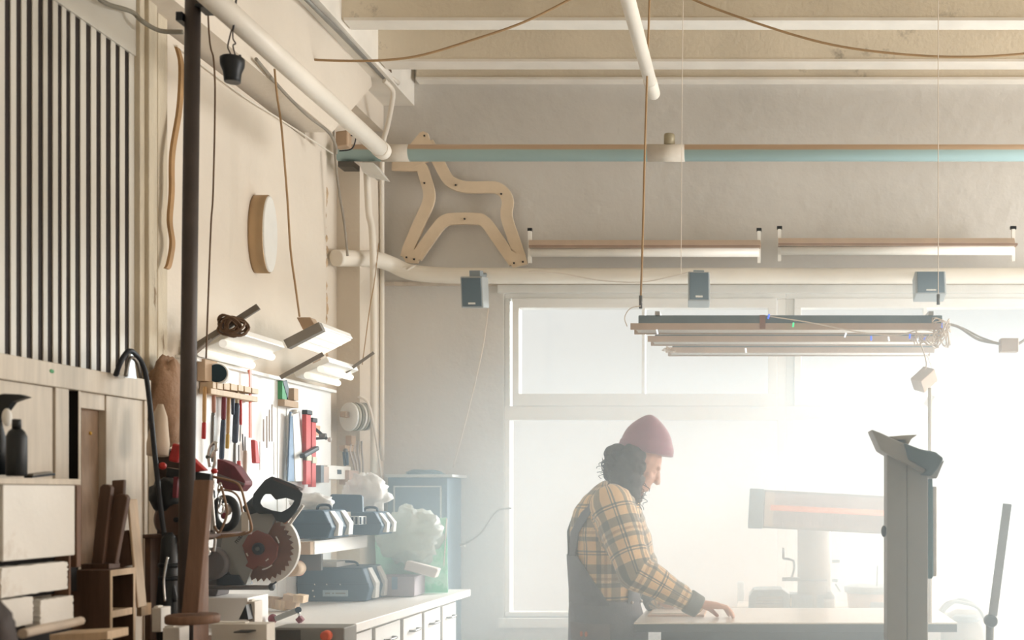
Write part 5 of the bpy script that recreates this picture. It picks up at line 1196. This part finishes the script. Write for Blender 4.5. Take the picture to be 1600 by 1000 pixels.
# infra-red heater
t = thing('infrared_heater', P(1280,800,5.35), 'long infrared heater with a faint orange element before the window', 'heater')
d = 5.35; a = P(1170,794,d); bb = P(1450,808,d); ax_ = (bb-a); xu = ax_.normalized(); zu = V((-xu.z,0,xu.x)); hh = 30*d/FX
c_ = (a+bb)/2
MB().obox(c_+V((0,.035,0)), ax_/2, V((0,.03,0)), zu*hh).build('housing', M('heater grey',(186,190,196),.4,metal=.2), t, .004)
MB().obox(a+xu*.035+V((0,.03,0)), xu*.035, V((0,.045,0)), zu*hh*1.04).build('end_cap', M('heater blue',(150,170,184),.5), t, .006)
MB().obox(c_+xu*.03+V((0,.002,0)), ax_*.42, V((0,.003,0)), zu*hh*.86).build('reflector', M('heater mirror',(205,200,205),.3,metal=.5), t)
MB().obox(a+xu*.095+V((0,.0,0)), xu*.022, V((0,.004,0)), zu*hh*.9).build('reflector_end', M('heater pale',(226,220,216),.4), t)
MB().cyl(c_-ax_*.38+V((0,-.004,0))+zu*.008, c_+ax_*.46+V((0,-.004,0))+zu*.008, .013, n=14).build('element', M('glowing element',(236,186,170),.4,emit=.35,ecol=(255,150,110)), t)
for k in range(40): MB().obox(c_+xu*(-.30+k*.0165)-zu*hh*.42+V((0,-.003,0)), xu*.0015, V((0,.002,0)), zu*hh*.3).build('grille_wire', M('heater wire',(178,184,190),.4,metal=.3), t)
MB().cyl(V((P(1420,0,d).x,d+.05,0)), V((P(1420,0,d).x,d+.05,a.z)), .018, n=14).build('stand', grey_d, t)
# grey column with hood
D3 = 3.7
t = thing('grey_column', (P(1418,0,D3).x,D3+.05,0), 'tall grey machine column with tilted hood standing before the table', 'machine')
z1 = P(0,700,D3).z
MB().box((P(1386,0,D3).x,D3,0),(P(1416.6,0,D3).x,D3+.1,z1+.03)).build('left_panel', grey_m, t, .003)
MB().prism([(P(1417.8,0,D3).x,D3,0),(P(1450,0,D3).x,D3,0),(P(1450,0,D3).x,D3,z1-.07),(P(1417.8,0,D3).x,D3,z1+.0)],(0,.1,0)).build('right_panel', grey_m, t, .003)
MB().box((P(1416.6,0,D3).x,D3+.004,0),(P(1417.8,0,D3).x,D3+.1,z1)).build('seam', grey_d, t)
MB().prism([P(1362,671,D3-.03),P(1378,677,D3-.03),P(1470,722,D3-.03),P(1476,719,D3-.03),P(1464,748,D3-.03),P(1452,744,D3-.03),P(1386,709,D3-.03),P(1376,703,D3-.03)],(0,.15,0)).build('hood', M('hood grey',(150,148,142),.5), t, .003)
MB().prism([P(1390,682,D3),P(1412,680,D3),P(1434,679,D3),P(1424,686,D3),P(1420,694,D3),P(1404,690,D3)],(0,.06,0)).build('flap', M('flap beige',(170,162,146),.6), t, .001)
MB().prism([P(1413,692,D3-.05),P(1440,702,D3-.05),P(1462,706,D3-.05),P(1475,716,D3-.05),P(1466,732,D3-.05),P(1456,744,D3-.05),P(1440,742,D3-.05),P(1448,734,D3-.05),P(1420,718,D3-.05)],(0,.16,0)).build('dark_cover', M('slate rubber',(72,88,94),.6,var=.15), t, .006)
MB().prism([(P(1451,0,D3).x,D3+.02,P(0,905,D3).z),(P(1458,0,D3).x,D3+.02,P(0,905,D3).z),(P(1460,0,D3).x,D3+.02,P(0,900,D3).z),(P(1459,0,D3).x,D3+.02,P(0,748,D3).z),(P(1452,0,D3).x,D3+.02,P(0,748,D3).z)],(0,.06,0)).build('side_strip', M('teal strip',(70,110,116),.5), t, .003)
MB().box((P(1460,0,D3).x,D3+.03,P(0,902,D3).z),(P(1466,0,D3).x,D3+.08,P(0,760,D3).z)).build('clear_guard', M('milky guard',(226,222,218),.4), t, .002)
MB().ball(P(1381,830,D3+.03),(.009,.012,.019),14,10).build('knob', M('slate knob',(72,80,86),.5), t)
# leaning bar on a stand
D4 = 3.95
t = thing('leaning_bar', (P(1546,0,D4).x,D4,0), 'grey flat bar leaning from a clamp stand at the right edge', 'stand')
MB().bar(P(1551,962,D4),P(1574,787,D4),.03,.012,(0,1,0)).build('bar', M('bar grey',(140,142,144),.5), t, .002)
MB().lathe(P(1548,970,D4)+V((0,.02,0)),(0,-1,0),[(0,.02),(.005,.022),(.035,.022),(.04,.018)],20).build('knob', M('slate knob',(72,80,86),.5), t)
MB().cyl(P(1547,972,D4),V((P(1540,0,D4).x,D4,.02)),.014,n=14).build('post', grey_d, t)
for k in range(3): MB().cyl(V((P(1540,0,D4).x,D4,.2)),V((P(1540,0,D4).x+.3*cos(k*2.1+.5),D4+.3*sin(k*2.1+.5),.01)),.01,n=10).build('foot', grey_d, t)
# coiled hose machine
t = thing('hose_machine', P(1505,1010,5.2), 'pale round machine with looping hoses right of the work table', 'machine')
d = 5.2
MB().lathe(P(1508,1000,d),(0,0,1),[(-.35,.1),(0,.11),(.06,.11),(.12,.08),(.14,.04)],32).build('body', M('pale machine',(206,208,206),.5), t)
MB().lathe(P(1510,1000,d-.1),(0,0,1),[(.085,.06),(.1,.062),(.11,.05)],24).build('cap', pale_b, t)
for k in range(3):
    MB().tube([P(1466-k*3,972-k*2,d-.05*k),P(1480,948-k*3,d-.05*k),P(1505,938-k*4+k*k*3,d-.05*k),P(1530,952,d-.05*k),P(1546,985,d-.05*k),P(1550,1020,d-.05*k)],.008).build('hose', M('pale hose',(168,180,186),.5), t)
one('sill_radiator', MB().box((P(1580,0,6.2).x-.15,6.22,.2),(2.6,6.34,.68)), white_p, 'white radiator panel under the window at the right', 'radiator', bevel=.01)

# ------------------------------------------------------------------ bluish haze volume in front of the window, thinning outwards
hz = bpy.data.materials.new('hazy air'); hz.use_nodes = True; nt = hz.node_tree; L = nt.links.new
nt.nodes.remove(nt.nodes['Principled BSDF'])
tc = nt.nodes.new('ShaderNodeTexCoord'); ln = nt.nodes.new('ShaderNodeVectorMath'); ln.operation = 'LENGTH'
L(tc.outputs['Object'], ln.inputs[0])
mr = nt.nodes.new('ShaderNodeMapRange'); mr.interpolation_type = 'SMOOTHSTEP'
mr.inputs['From Min'].default_value = 1.0; mr.inputs['From Max'].default_value = 0.0
mr.inputs['To Min'].default_value = 0.0; mr.inputs['To Max'].default_value = 0.82
L(ln.outputs['Value'], mr.inputs['Value'])
vs_ = nt.nodes.new('ShaderNodeVolumeScatter'); vs_.inputs['Color'].default_value = (0.72, 0.89, 1.0, 1); vs_.inputs['Anisotropy'].default_value = 0.38
L(mr.outputs['Result'], vs_.inputs['Density']); L(vs_.outputs[0], nt.nodes['Material Output'].inputs['Volume'])
me = bpy.data.meshes.new('dust_haze'); bmh = bmesh.new(); bmesh.ops.create_icosphere(bmh, subdivisions=4, radius=1.0)
for co, no in (((0,0.314,0),(0,1,0)), ((-0.804,0,0),(-1,0,0)), ((0,0,-0.70),(0,0,-1))):
    bmesh.ops.bisect_plane(bmh, geom=bmh.verts[:]+bmh.edges[:]+bmh.faces[:], plane_co=co, plane_no=no, clear_outer=True)
    bmesh.ops.holes_fill(bmh, edges=[e for e in bmh.edges if e.is_boundary])
bmh.to_mesh(me); bmh.free()
me.materials.append(hz)
hzo = bpy.data.objects.new('dust_haze', me); C.objects.link(hzo); hzo.location = (0.6, 5.35, 1.08); hzo.scale = (3.4, 3.3, 1.5)
tag(hzo, 'bluish haze glowing in front of the window', 'haze', kind='stuff')
scene.cycles.volume_bounces = 2; scene.cycles.volume_step_rate = 1.0
